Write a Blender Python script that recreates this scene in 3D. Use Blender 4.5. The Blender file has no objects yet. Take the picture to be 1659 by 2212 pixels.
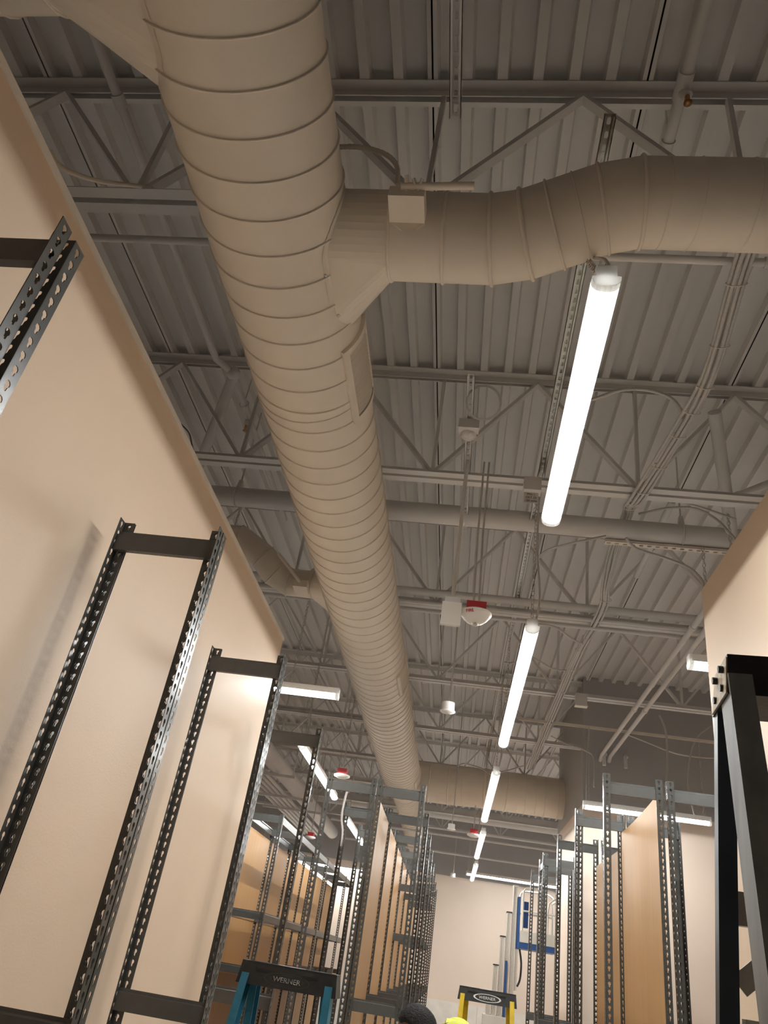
import bpy, bmesh, math, random
from mathutils import Vector, Matrix

random.seed(7)
C = bpy.context.scene.collection
PI = math.pi
V = Vector

# ------------------------------------------------------------------ camera
H = 1.85                       # eye height above the floor
F = 1600.0                     # focal length in pixels of a 1659 x 2212 frame
CX, CY = 829.5, 1106.0
_M = Matrix(((0.987213, 0.070610, 0.142917), (0.084750, 0.526857, -0.845718), (-0.135013, 0.847016, 0.514136)))   # rows: right, down, forward
cam_data = bpy.data.cameras.new('camera')
cam = bpy.data.objects.new('camera', cam_data)
C.objects.link(cam)
cam_data.sensor_fit = 'VERTICAL'
cam_data.sensor_height = 24.0
cam_data.lens = F / 2212.0 * 24.0
cam_data.clip_start = 0.02
cam_data.clip_end = 100
_r, _d, _f = _M[0], _M[1], _M[2]
cam.matrix_world = Matrix(((_r.x, -_d.x, -_f.x, 0), (_r.y, -_d.y, -_f.y, 0), (_r.z, -_d.z, -_f.z, H), (0, 0, 0, 1)))
bpy.context.scene.camera = cam

# ------------------------------------------------------------------ world, exposure
cy = bpy.context.scene.cycles
cy.max_bounces = 16
cy.diffuse_bounces = 8
cy.glossy_bounces = 4
world = bpy.data.worlds.new('world')
bpy.context.scene.world = world
world.use_nodes = True
world.node_tree.nodes['Background'].inputs[0].default_value = (0.9, 0.85, 0.8, 1)
world.node_tree.nodes['Background'].inputs[1].default_value = 0.02
vs = bpy.context.scene.view_settings
vs.view_transform = 'Standard'
vs.look = 'None'
vs.gamma = 1.0
vs.use_curve_mapping = False
vs.exposure = 2.2
LED = 285.0                     # brightness of the strips inside the light fixtures
LENS = 0.42                     # glow of the frosted lens around them


def ray(x, y):
    return ((x - CX) * _r + (y - CY) * _d + F * _f)


def at(x, y, X=None, Y=None, Z=None):
    """World point on the sight line of a pixel at a known X, Y or height Z above the eye."""
    d = ray(x, y)
    t = X / d.x if X is not None else Y / d.y if Y is not None else Z / d.z
    p = d * t
    return V((p.x, p.y, p.z + H))


def W(x, y, z):
    return V((x, y, z + H))


# ------------------------------------------------------------------ materials
def lin(c):
    return tuple(((v / 12.92) if v <= 0.04045 else ((v + 0.055) / 1.055) ** 2.4) for v in c)


def mat(name, col, rough=0.5, metal=0.0, var=0.06, scale=6.0, bump=0.0, bscale=60.0, stretch=(1, 1, 1), col2=None, spec=0.5):
    m = bpy.data.materials.new(name)
    m.use_nodes = True
    nt = m.node_tree
    b = nt.nodes['Principled BSDF']
    b.inputs['Roughness'].default_value = rough
    b.inputs['Metallic'].default_value = metal
    b.inputs['Specular IOR Level'].default_value = spec
    tc = nt.nodes.new('ShaderNodeTexCoord')
    mp = nt.nodes.new('ShaderNodeMapping')
    mp.inputs['Scale'].default_value = stretch
    nt.links.new(tc.outputs['Object'], mp.inputs['Vector'])
    n = nt.nodes.new('ShaderNodeTexNoise')
    n.inputs['Scale'].default_value = scale
    n.inputs['Detail'].default_value = 5
    nt.links.new(mp.outputs['Vector'], n.inputs['Vector'])
    r = nt.nodes.new('ShaderNodeValToRGB')
    c2 = col2 or tuple(max(0, v * (1 - var * 2)) for v in col)
    r.color_ramp.elements[0].position = 0.3
    r.color_ramp.elements[0].color = (*c2, 1)
    r.color_ramp.elements[1].position = 0.7
    r.color_ramp.elements[1].color = (*col, 1)
    nt.links.new(n.outputs['Fac'], r.inputs['Fac'])
    nt.links.new(r.outputs['Color'], b.inputs['Base Color'])
    if bump:
        n2 = nt.nodes.new('ShaderNodeTexNoise')
        n2.inputs['Scale'].default_value = bscale
        nt.links.new(mp.outputs['Vector'], n2.inputs['Vector'])
        bp = nt.nodes.new('ShaderNodeBump')
        bp.inputs['Strength'].default_value = bump
        bp.inputs['Distance'].default_value = 0.01
        nt.links.new(n2.outputs['Fac'], bp.inputs['Height'])
        nt.links.new(bp.outputs['Normal'], b.inputs['Normal'])
    return m


M = {}
M['paint'] = mat('grey_ceiling_paint', (0.71, 0.705, 0.70), 0.55, var=0.03, bump=0.03, bscale=90)
M['duct'] = mat('painted_duct_metal', (0.80, 0.725, 0.62), 0.5, var=0.03, bump=0.02, bscale=30)
M['deck'] = mat('painted_steel_deck', (0.71, 0.705, 0.70), 0.5, var=0.05, scale=3, stretch=(1, 0.2, 1))
M['dark_gap'] = mat('roof_void', (0.03, 0.028, 0.026), 0.9)
M['wall'] = mat('beige_wall_paint', (0.75, 0.585, 0.435), 0.5, var=0.02, scale=2, bump=0.06, bscale=120)
M['wall_pale'] = mat('pale_wall_paint', (0.76, 0.63, 0.52), 0.5, var=0.02, scale=2, bump=0.05, bscale=120)
M['wall_grey'] = mat('upper_grey_wall_paint', (0.43, 0.43, 0.43), 0.6, var=0.03, scale=2)
M['white_trim'] = mat('white_edge_trim', (0.88, 0.82, 0.74), 0.5)
M['wainscot'] = mat('white_wainscot_panel', (0.80, 0.74, 0.66), 0.35)
M['floor'] = mat('sealed_concrete', (0.74, 0.73, 0.71), 0.3, var=0.06, scale=1.5)
M['rack'] = mat('dark_grey_rack_enamel', (0.085, 0.083, 0.076), 0.24, var=0.08, scale=20, bump=0.015, bscale=40)
M['rack_end'] = mat('grey_rack_beam_enamel', (0.10, 0.097, 0.09), 0.34, var=0.08, scale=20)
M['wood'] = mat('tan_hardboard', (0.39, 0.215, 0.085), 0.46, spec=0.35, var=0.1, scale=3, stretch=(6, 6, 0.5), col2=(0.345, 0.195, 0.08))
M['chrome'] = mat('galvanised_steel', (0.62, 0.60, 0.56), 0.3, metal=0.9, scale=40)
M['cable'] = mat('grey_armoured_cable', (0.58, 0.57, 0.55), 0.4, metal=0.1, scale=80)
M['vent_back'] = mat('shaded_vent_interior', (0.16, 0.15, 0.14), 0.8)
M['black'] = mat('black_plastic', (0.02, 0.02, 0.02), 0.5, var=0.2, scale=30)
M['cap'] = mat('ladder_cap_plastic', (0.030, 0.030, 0.030), 0.45, var=0.25, scale=25, bump=0.05, bscale=80)
M['white'] = mat('white_plastic', (0.80, 0.77, 0.72), 0.4, var=0.02)
M['white_cap'] = mat('translucent_end_cap', (0.78, 0.77, 0.75), 0.4, var=0.02)
_n = M['white_cap'].node_tree
_t = _n.nodes.new('ShaderNodeBsdfTranslucent')
_t.inputs[0].default_value = (0.8, 0.8, 0.78, 1)
_x = _n.nodes.new('ShaderNodeMixShader')
_x.inputs[0].default_value = 0.45
_n.links.new(_n.nodes['Principled BSDF'].outputs[0], _x.inputs[1])
_n.links.new(_t.outputs[0], _x.inputs[2])
_n.links.new(_x.outputs[0], _n.nodes['Material Output'].inputs[0])
M['red'] = mat('red_painted_box', (0.40, 0.02, 0.025), 0.4)
M['red_ink'] = mat('red_lettering', (0.55, 0.03, 0.03), 0.5)
M['white_ink'] = mat('white_lettering', (0.80, 0.78, 0.74), 0.5, var=0.1, scale=60)
M['worn_ink'] = mat('worn_white_lettering', (0.62, 0.60, 0.56), 0.6, col2=(0.03, 0.03, 0.03), scale=45)
M['grey_ink'] = mat('faded_emblem_line', (0.075, 0.073, 0.07), 0.5)
M['black_ink'] = mat('pen_lettering', (0.05, 0.05, 0.06), 0.6)
M['blue_fibre'] = mat('teal_blue_fibreglass', (0.03, 0.20, 0.31), 0.4, var=0.15, scale=30)
M['yellow_fibre'] = mat('yellow_fibreglass', (0.72, 0.50, 0.012), 0.4, var=0.12, scale=30)
M['slate_fibre'] = mat('weathered_grey_blue_fibreglass', (0.30, 0.31, 0.30), 0.5, var=0.12, scale=18, col2=(0.17, 0.185, 0.19), stretch=(1, 1, 0.3))
M['slate_dark'] = mat('dark_blue_fibreglass', (0.030, 0.042, 0.06), 0.4, var=0.1, scale=20)
M['worn_label'] = mat('worn_tan_label', (0.95, 0.88, 0.70), 0.55, scale=38, stretch=(1, 1, 0.22), col2=(0.50, 0.34, 0.16))
M['lift_blue'] = mat('lift_blue_enamel', (0.02, 0.085, 0.26), 0.4)
M['lift_white'] = mat('lift_white_enamel', (0.72, 0.68, 0.60), 0.4)
M['alu'] = mat('brushed_aluminium', (0.66, 0.62, 0.55), 0.35, metal=0.5, scale=30)
M['skin'] = mat('brown_skin', (0.13, 0.055, 0.03), 0.5, var=0.1, scale=20)
M['hair'] = mat('black_hair', (0.010, 0.008, 0.007), 0.8, var=0.3, scale=60, bump=0.6, bscale=140)
M['hivis'] = mat('lime_yellow_shirt', (0.66, 0.72, 0.10), 0.8, var=0.08, scale=9)
M['jeans'] = mat('dark_blue_jeans', (0.03, 0.045, 0.08), 0.85, var=0.2, scale=30)
M['shoe'] = mat('brown_boot_leather', (0.06, 0.035, 0.02), 0.6)
M['eye'] = mat('eye_white', (0.7, 0.68, 0.65), 0.2)
M['pink_tube'] = mat('white_flexible_tube', (0.78, 0.70, 0.66), 0.45)
M['brass'] = mat('brass_sprinkler', (0.65, 0.36, 0.18), 0.3, metal=0.9)
M['paper'] = mat('white_paper_label', (0.82, 0.82, 0.78), 0.7)


def emissive(name, col, strength):
    m = bpy.data.materials.new(name)
    m.use_nodes = True
    nt = m.node_tree
    nt.nodes.remove(nt.nodes['Principled BSDF'])
    e = nt.nodes.new('ShaderNodeEmission')
    e.inputs[0].default_value = (*col, 1)
    e.inputs[1].default_value = strength
    nt.links.new(e.outputs[0], nt.nodes['Material Output'].inputs[0])
    return m


M['led'] = emissive('led_strip_light', (0.98, 1.0, 0.985), LED)
lm = emissive('frosted_glowing_lens', (0.97, 0.98, 1.0), LENS)
nt = lm.node_tree
tr = nt.nodes.new('ShaderNodeBsdfTransparent')
ad = nt.nodes.new('ShaderNodeAddShader')
nt.links.new(nt.nodes['Emission'].outputs[0], ad.inputs[0])
nt.links.new(tr.outputs[0], ad.inputs[1])
nt.links.new(ad.outputs[0], nt.nodes['Material Output'].inputs[0])
M['lens'] = lm

# ------------------------------------------------------------------ mesh building
class MB:
    def __init__(s):
        s.v, s.f, s.sm = [], [], []

    def add(s, vs, fs, smooth=False):
        o = len(s.v)
        s.v += [V(p) for p in vs]
        s.f += [tuple(i + o for i in f) for f in fs]
        s.sm += [smooth] * len(fs)
        return s

    def box(s, x0, x1, y0, y1, z0, z1):
        x0, x1 = min(x0, x1), max(x0, x1)
        y0, y1 = min(y0, y1), max(y0, y1)
        z0, z1 = min(z0, z1), max(z0, z1)
        p = [(x0, y0, z0), (x1, y0, z0), (x1, y1, z0), (x0, y1, z0), (x0, y0, z1), (x1, y0, z1), (x1, y1, z1), (x0, y1, z1)]
        return s.add(p, [(3, 2, 1, 0), (4, 5, 6, 7), (0, 1, 5, 4), (1, 2, 6, 5), (2, 3, 7, 6), (3, 0, 4, 7)])

    def hexa(s, p):
        return s.add(p, [(3, 2, 1, 0), (4, 5, 6, 7), (0, 1, 5, 4), (1, 2, 6, 5), (2, 3, 7, 6), (3, 0, 4, 7)])

    def extrude(s, prof, p, q, up=(0, 0, 1), smooth=False, caps=True, closed=True):
        """profile points (u, v): v along up, u = direction x up"""
        p, q = V(p), V(q)
        d = (q - p).normalized()
        up = V(up)
        up = (up - d * up.dot(d)).normalized()
        u = d.cross(up)
        n = len(prof)
        vs = [p + u * a + up * b for a, b in prof] + [q + u * a + up * b for a, b in prof]
        m = n if closed else n - 1
        fs = [(i, (i + 1) % n, n + (i + 1) % n, n + i) for i in range(m)]
        s.add(vs, fs, smooth)
        if caps and closed:
            s.add(vs, [tuple(range(n))[::-1], tuple(range(n, 2 * n))])
        return s

    def bar(s, p, q, w, h, up=(0, 0, 1)):
        return s.extrude([(-w / 2, -h / 2), (w / 2, -h / 2), (w / 2, h / 2), (-w / 2, h / 2)], p, q, up)

    def tube(s, pts, r, n=10, caps=True, smooth=True, radii=None, closed=False):
        pts = [V(p) for p in pts]
        k = len(pts)
        rings = []
        t0 = (pts[1] - pts[0]).normalized()
        a = t0.orthogonal().normalized()
        if abs(t0.z) < 0.9:
            a = V((0, 0, 1)) - t0 * t0.z
            a.normalize()
        for i in range(k):
            if closed:
                t = (pts[(i + 1) % k] - pts[i - 1]).normalized()
            elif i == 0:
                t = t0
            elif i == k - 1:
                t = (pts[-1] - pts[-2]).normalized()
            else:
                t = ((pts[i + 1] - pts[i]).normalized() + (pts[i] - pts[i - 1]).normalized())
                t = t.normalized() if t.length > 1e-6 else t0
            a = a - t * a.dot(t)
            a = a.normalized() if a.length > 1e-6 else t.orthogonal().normalized()
            b = t.cross(a)
            rr = radii[i] if radii else r
            rings.append([pts[i] + (a * math.cos(2 * PI * j / n) + b * math.sin(2 * PI * j / n)) * rr for j in range(n)])
        vs = [p for rg in rings for p in rg]
        fs = []
        for i in range(k if closed else k - 1):
            i2 = (i + 1) % k
            for j in range(n):
                j2 = (j + 1) % n
                fs.append((i * n + j, i * n + j2, i2 * n + j2, i2 * n + j))
        s.add(vs, fs, smooth)
        if caps and not closed:
            s.add(rings[0] + rings[-1], [tuple(range(n))[::-1], tuple(range(n, 2 * n))])
        return s

    def cyl(s, p, q, r, n=14, r2=None):
        return s.tube([p, q], r, n, radii=[r, r if r2 is None else r2])

    def lathe(s, prof, c, n=24, axis='z'):
        c = V(c)
        vs = []
        for r, z in prof:
            for j in range(n):
                a = 2 * PI * j / n
                vs.append(c + V((r * math.cos(a), r * math.sin(a), z)))
        fs = []
        for i in range(len(prof) - 1):
            for j in range(n):
                j2 = (j + 1) % n
                fs.append((i * n + j, i * n + j2, (i + 1) * n + j2, (i + 1) * n + j))
        return s.add(vs, fs, True)

    def ball(s, c, rx, ry=None, rz=None, n=12, m=8):
        ry = ry or rx
        rz = rz or rx
        c = V(c)
        vs = [c + V((0, 0, -rz))]
        for i in range(1, m):
            t = -PI / 2 + PI * i / m
            for j in range(n):
                a = 2 * PI * j / n
                vs.append(c + V((rx * math.cos(t) * math.cos(a), ry * math.cos(t) * math.sin(a), rz * math.sin(t))))
        vs.append(c + V((0, 0, rz)))
        fs = [(0, 1 + (j + 1) % n, 1 + j) for j in range(n)]
        for i in range(m - 2):
            for j in range(n):
                a, b = 1 + i * n + j, 1 + i * n + (j + 1) % n
                fs.append((a, b, b + n, a + n))
        L = len(vs) - 1
        fs += [(L, 1 + (m - 2) * n + j, 1 + (m - 2) * n + (j + 1) % n) for j in range(n)]
        return s.add(vs, fs, True)

    def strip(s, o, u, v, n, width, pitch, count, hole, th, start=0.0, length=None):
        """a perforated flat strip: count cells along v, each with one hole (points in cell coordinates)"""
        o, u, v, n = V(o), V(u), V(v), V(n)
        hole = sorted(hole, key=lambda p: math.atan2(p[1] - sum(q[1] for q in hole) / len(hole), p[0] - width / 2))
        k = len(hole)
        cor = [(0, 0), (width, 0), (width, pitch), (0, pitch)]

        def cidx(p):
            x, y = p[0] > width / 2, p[1] > pitch / 2
            return (2 if y else 1) if x else (3 if y else 0)
        for c in range(count):
            b = o + v * (start + c * pitch)
            front = [b + u * x + v * y + n * (th / 2) for x, y in cor + hole]
            back = [b + u * x + v * y - n * (th / 2) for x, y in cor + hole]
            ff = []
            for i in range(k):
                j = (i + 1) % k
                ci, cj = cidx(hole[i]), cidx(hole[j])
                if ci == cj:
                    ff.append((4 + i, ci, 4 + j))
                else:
                    ff.append((4 + i, ci, cj, 4 + j))
            s.add(front, ff)
            s.add(back, [f[::-1] for f in ff])
            s.add(front[4:] + back[4:], [(i, (i + 1) % k, k + (i + 1) % k, k + i) for i in range(k)])
        L = count * pitch
        e = o + v * start
        for x in (0, width):
            s.add([e + u * x + n * th / 2, e + u * x + n * th / 2 + v * L, e + u * x - n * th / 2 + v * L, e + u * x - n * th / 2], [(0, 1, 2, 3)])
        for y in (0, L):
            s.add([e + v * y + n * th / 2, e + v * y + u * width + n * th / 2, e + v * y + u * width - n * th / 2, e + v * y - n * th / 2], [(0, 1, 2, 3)])
        return s

    def mesh(s, name, m, off=V((0, 0, 0))):
        me = bpy.data.meshes.new(name)
        me.from_pydata([p - off for p in s.v], [], s.f)
        me.polygons.foreach_set('use_smooth', s.sm)
        me.update()
        bm = bmesh.new()
        bm.from_mesh(me)
        bmesh.ops.recalc_face_normals(bm, faces=bm.faces)
        bm.to_mesh(me)
        bm.free()
        me.materials.append(M[m] if isinstance(m, str) else m)
        return me


ORG = {}


def tag(o, label=None, cat=None, group=None, kind=None):
    if label: o['label'] = label
    if cat: o['category'] = cat
    if group: o['group'] = group
    if kind: o['kind'] = kind
    return o


def link(o, parent=None):
    C.objects.link(o)
    if parent is not None:
        o.parent = parent
    return o


def thing(name, label, cat, loc=(0, 0, 0), group=None, rz=0.0):
    o = link(bpy.data.objects.new(name, None))
    o.empty_display_size = 0.1
    o.location = V(loc)
    o.rotation_euler = (0, 0, rz)
    ORG[o.name] = V(loc)
    return tag(o, label, cat, group)


def part(name, mb, m, parent, label=None, local=False, kind=None):
    """a mesh child; points in world space unless local"""
    off = V((0, 0, 0)) if local else ORG.get(parent.name, V((0, 0, 0)))
    o = link(bpy.data.objects.new(name, mb.mesh(name, m, off)), parent)
    ORG[o.name] = off
    return tag(o, label, kind=kind)


def solo(name, mb, m, label=None, cat=None, group=None, kind=None):
    c = sum(mb.v, V((0, 0, 0))) / max(1, len(mb.v))
    c.z = min(p.z for p in mb.v)
    if kind == 'structure': c = V((0, 0, 0))
    o = link(bpy.data.objects.new(name, mb.mesh(name, m, c)))
    o.location = c
    ORG[o.name] = c
    return tag(o, label, cat, group, kind)


def inst(name, me, parent, loc=(0, 0, 0), rz=0.0, label=None, scale=None):
    o = link(bpy.data.objects.new(name, me), parent)
    o.location = loc
    o.rotation_euler = (0, 0, rz)
    if scale: o.scale = scale
    return tag(o, label)


def dup(root, loc, rz=None, label=None):
    r = root.copy()
    C.objects.link(r)
    r.location = loc
    if rz is not None: r.rotation_euler = (0, 0, rz)
    if label: r['label'] = label
    for ch in list(root.children):
        c = ch.copy()
        C.objects.link(c)
        c.parent = r
        for g in list(ch.children):
            d = g.copy()
            C.objects.link(d)
            d.parent = c
    ORG[r.name] = V(loc)
    return r


def smooth_path(pts, n=6):
    """Catmull-Rom through the points"""
    pts = [V(p) for p in pts]
    out = []
    for i in range(len(pts) - 1):
        p0 = pts[max(0, i - 1)]
        p1, p2 = pts[i], pts[i + 1]
        p3 = pts[min(len(pts) - 1, i + 2)]
        for k in range(n):
            t = k / n
            out.append(0.5 * ((2 * p1) + (p2 - p0) * t + (2 * p0 - 5 * p1 + 4 * p2 - p3) * t * t + (3 * p1 - p0 - 3 * p2 + p3) * t ** 3))
    out.append(pts[-1])
    return out


def text_mesh(s, size, depth=0.0015):
    cu = bpy.data.curves.new('lettering', 'FONT')
    cu.body = s
    cu.size = size
    cu.extrude = depth
    cu.align_x = 'CENTER'
    cu.align_y = 'CENTER'
    cu.resolution_u = 3
    o = bpy.data.objects.new('lettering', cu)
    C.objects.link(o)
    dg = bpy.context.evaluated_depsgraph_get()
    me = bpy.data.meshes.new_from_object(o.evaluated_get(dg))
    bpy.data.objects.remove(o)
    bpy.data.curves.remove(cu)
    return me


ORD = ['first', 'second', 'third', 'fourth', 'fifth', 'sixth', 'seventh', 'eighth', 'ninth', 'tenth', 'eleventh', 'twelfth']

# ================================================================== STRUCTURE
YB, YF = -11.0, 18.5            # wall behind the camera, far back wall
XL, XR = -6.6, 4.4
ZD = 3.32                      # underside of the deck ribs above the eye
SPLIT = 1.85                   # the grey upper paint starts here (above the eye)

solo('floor', MB().box(XL, XR, YB, YF, -0.1, 0), 'floor', kind='structure')

ceil = solo('ceiling', MB().box(XL - .1, XR + .1, YB, YF, H + ZD + 0.054, H + ZD + 0.12), 'dark_gap', kind='structure')
# corrugated deck sheets, six ribs each, side laps in the middle of a rib
rib, pw = 0.1524, 0.914
k0 = int((XL + 0.39) / pw) - 1
deck_mesh = None
prof = [(0.004, 0)]
x = 0.0
th = 0.004
top = []
low = [(0.004, 0.0)]
for i in range(6):
    c = i * rib
    low += [(c + 0.0215, 0.0), (c + 0.031, 0.046), (c + rib - 0.031, 0.046), (c + rib - 0.0215, 0.0)]
low += [(pw - 0.004, 0.0)]
prof = low + [(a, b + th) for a, b in reversed(low)]
mbd = MB().extrude([(a, b) for a, b in prof], (0, YB, 0), (0, YF, 0))
deck_mesh = mbd.mesh('deck_panel', 'deck')
k = k0
while True:
    xx = -0.39 + k * pw
    if xx > XR - 0.05: break
    if xx > XL - 0.9:
        inst('deck_panel', deck_mesh, ceil, (xx, 0, H + ZD))
    k += 1


def wall(name, x0, x1, y0, y1, low, ztop=None, up=None, split=SPLIT):
    """a wall with its upper band painted grey when up is given"""
    if up is None:
        return solo(name, MB().box(x0, x1, y0, y1, 0, H + ztop), low, kind='structure')
    w = solo(name, MB().box(x0, x1, y0, y1, 0, H + split), low, kind='structure')
    tag(part('upper_wall', MB().box(x0, x1, y0, y1, H + split, H + ZD + 0.045), up, w), 'grey painted band above the pale wall')
    return w


wall('wall_left', -1.50, -1.36, -0.7, 4.95, 'wall', SPLIT)
wall('wall_right', 1.13, 1.27, 1.7, 3.55, 'wall', SPLIT)
wb = wall('wall_back', XL, XR, YF, YF + .12, 'wall_pale', up='wall_grey')
for i in range(9):
    x0 = XL + 0.05 + i * 1.21
    part('wainscot_panel', MB().box(x0, x0 + 1.2, YF - 0.014, YF, 0.1, H - 0.5), 'wainscot', wb)
wall('wall_far_left', XL - .12, XL, YB, YF, 'wall_pale', up='wall_grey')
wall('wall_far_right', XR, XR + .12, YB, YF, 'wall_pale', up='wall_grey')
wall('wall_behind', XL, XR, YB - .12, YB, 'wall', up='wall_grey')
wall('wall_alcove', 1.38, XR, 9.07, 11.3, 'wall_pale', up='wall_grey')

# bead along the top of the left wall
tb = MB()
tb.box(-1.372, -1.352, -0.7, 4.95, H + SPLIT, H + SPLIT + 0.024)
solo('trim_1', tb, 'white_trim', kind='structure')

# ================================================================== JOISTS
JY = [1.835 + 1.84 * i for i in range(-6, 9)]
LEG = [(0, 0), (0.048, 0), (0.048, 0.005), (0.005, 0.005), (0.005, 0.048), (0, 0.048)]
jz1, jz0 = H + ZD - 0.001, H + 2.50


def chord(z, flip):
    out = []
    for s in (-1, 1):
        pr = [(s * (0.012 + a), (-b if flip else b)) for a, b in LEG]
        if s * (1 if not flip else -1) < 0: pr = pr[::-1]
        mb = MB().extrude(pr, (XL + .02, 0, z), (XR - .02, 0, z))
        out.append(mb)
    return out


top_meshes = [m.mesh('top_chord', 'paint') for m in chord(jz1, True)]
bot_meshes = [m.mesh('bottom_chord', 'paint') for m in chord(jz0, False)]
web_d = MB().bar((-0.595, 0, jz0 + 0.03), (0, 0, jz1 - 0.03), 0.02, 0.042, up=(0, 1, 0)).mesh('web_diagonal', 'paint')
web_e = MB().bar((0.595, 0, jz0 + 0.03), (0, 0, jz1 - 0.03), 0.02, 0.042, up=(0, 1, 0)).mesh('web_diagonal', 'paint')
web_v = MB().bar((0, 0, jz0 + 0.03), (0, 0, jz1 - 0.03), 0.02, 0.03, up=(0, 1, 0)).mesh('web_vertical', 'paint')
names = {1: 'first in front of the camera, above the branch duct', 2: 'second from the camera, behind the nearest lamp',
         0: 'overhead above the camera', -1: 'behind the camera', -2: 'second behind the camera', -3: 'third behind the camera', -4: 'fourth behind the camera', -5: 'fifth behind the camera'}
for i, y in enumerate(JY):
    n = i - 5
    lab = 'grey steel bar joist, ' + (names.get(n) or ORD[min(n, 11) - 1] + ' one in front of the camera')
    j = thing('bar_joist', lab, 'joist', (0, y, 0), 'bar joists under the metal deck')
    for me in top_meshes: inst('top_chord', me, j)
    for me in bot_meshes: inst('bottom_chord', me, j)
    xa = 0.265 - 1.2 * 5
    while xa < XR - 0.65:
        if xa > XL + 0.65:
            inst('web_diagonal', web_d, j, (xa, 0, 0))
            inst('web_diagonal', web_e, j, (xa, 0, 0))
            inst('web_vertical', web_v, j, (xa + 0.6, 0, 0))
        xa += 1.2

# ================================================================== MAIN DUCT
DX, DZ, DR = -0.84, 2.237, 0.26


def arc_pt(y, th, r, cx=DX, cz=DZ):
    return V((cx + r * math.sin(th), y, H + cz - r * math.cos(th)))      # th = 0 at the bottom, + to the right


DEND = 11.15
duct = thing('spiral_duct', 'long beige painted spiral air duct running overhead down the aisle', 'duct', W(DX, 1.0, DZ))
N = 56
mb = MB()
ys = [-6.0, DEND, DEND + 0.35, 17.6]
rs = [DR, DR, 0.195, 0.195]
vs = []
for y, r in zip(ys, rs):
    vs += [arc_pt(y, 2 * PI * j / N, r) for j in range(N)]
fs = [(i * N + j, i * N + (j + 1) % N, (i + 1) * N + (j + 1) % N, (i + 1) * N + j) for i in range(3) for j in range(N)]
mb.add(vs, fs, True)
mb.add(vs[:N], [tuple(range(N))])
mb.add(vs[-N:], [tuple(range(N))])
part('duct_shell', mb, 'duct', duct)
# raised lock seam winding along the duct
P = 0.1395
thL = -PI / 2 - math.radians(26.8) + PI       # where the left outline touches


def helix(y0, y1, r, turn_n=44):
    mb = MB()
    ring = []
    # phase so that a seam crosses the left outline (th = -63.2 deg) at y = 1.0706
    t0 = math.radians(-63.2)
    n0 = int((y0 - 1.0706) / P * turn_n)
    n1 = int((y1 - 1.0706) / P * turn_n)
    w = 0.0048
    pr = [(-w, -0.001), (-w * 0.85, 0.0062), (w * 0.3, 0.0055), (w, -0.001)]
    vs, fs = [], []
    for k, i in enumerate(range(n0, n1 + 1)):
        th = t0 + 2 * PI * i / turn_n
        y = 1.0706 + P * i / turn_n
        for a, h in pr:
            vs.append(arc_pt(y + a, th, r + h))
        if k:
            b = k * 4
            fs += [(b - 4 + q, b - 3 + q, b + 1 + q, b + q) for q in range(3)]
    mb.add(vs, fs, True)
    return mb


part('spiral_seam', helix(-0.6, DEND - .1, DR), 'duct', duct, kind='stuff')
part('spiral_seam', helix(DEND + .45, 17.5, 0.195, 30), 'duct', duct, kind='stuff')
for y in (2.555, 5.42, 8.2):
    part('joint_band', MB().tube([arc_pt(y, 2 * PI * j / 40, DR + 0.0015) for j in range(40)], 0.004, 6, closed=True), 'duct', duct)

# grilles on the lower right of the duct
def grille(y0, y1, lab):
    g = thing('supply_register', lab, 'grille', arc_pt((y0 + y1) / 2, 1.05, DR), 'supply registers on the main duct')
    a0, a1 = math.radians(52), math.radians(104)
    ro = DR + 0.016
    fr = MB()

    def patch(mb, ya, yb, ta, tb, r0, r1, n=8):
        for i in range(n):
            t, u = ta + (tb - ta) * i / n, ta + (tb - ta) * (i + 1) / n
            mb.hexa([arc_pt(ya, t, r0), arc_pt(yb, t, r0), arc_pt(yb, u, r0), arc_pt(ya, u, r0),
                     arc_pt(ya, t, r1), arc_pt(yb, t, r1), arc_pt(yb, u, r1), arc_pt(ya, u, r1)])
    b = 0.03
    ba = math.radians(6.5)
    patch(fr, y0, y0 + b, a0, a1, DR - 0.002, ro)
    patch(fr, y1 - b, y1, a0, a1, DR - 0.002, ro)
    patch(fr, y0 + b, y1 - b, a0, a0 + ba, DR - 0.002, ro, 1)
    patch(fr, y0 + b, y1 - b, a1 - ba, a1, DR - 0.002, ro, 1)
    part('register_frame', fr, 'duct', g)
    bk = MB()
    patch(bk, y0 + b, y1 - b, a0 + ba, a1 - ba, DR + 0.001, DR + 0.003)
    part('backing', bk, 'vent_back', g)
    n = 18
    for i in range(n):
        y = y0 + b + (y1 - y0 - 2 * b) * (i + 0.5) / n
        s = MB()
        m_ = 5
        for k in range(m_):
            t, u = a0 + ba + (a1 - a0 - 2 * ba) * k / m_, a0 + ba + (a1 - a0 - 2 * ba) * (k + 1) / m_
            s.hexa([arc_pt(y - .008, t, DR + .003), arc_pt(y - .006, t, DR + .003), arc_pt(y - .006, u, DR + .003), arc_pt(y - .008, u, DR + .003),
                    arc_pt(y + .001, t, DR + .012), arc_pt(y + .003, t, DR + .012), arc_pt(y + .003, u, DR + .012), arc_pt(y + .001, u, DR + .012)])
        part('slat', s, 'duct', g)
    return g


grille(2.20, 2.66, 'louvred register on the duct just past the branch duct takeoff')
grille(6.12, 6.62, 'louvred register midway along the main duct')
grille(10.3, 10.75, 'louvred register at the far end of the wide duct near the crossing duct')


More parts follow.
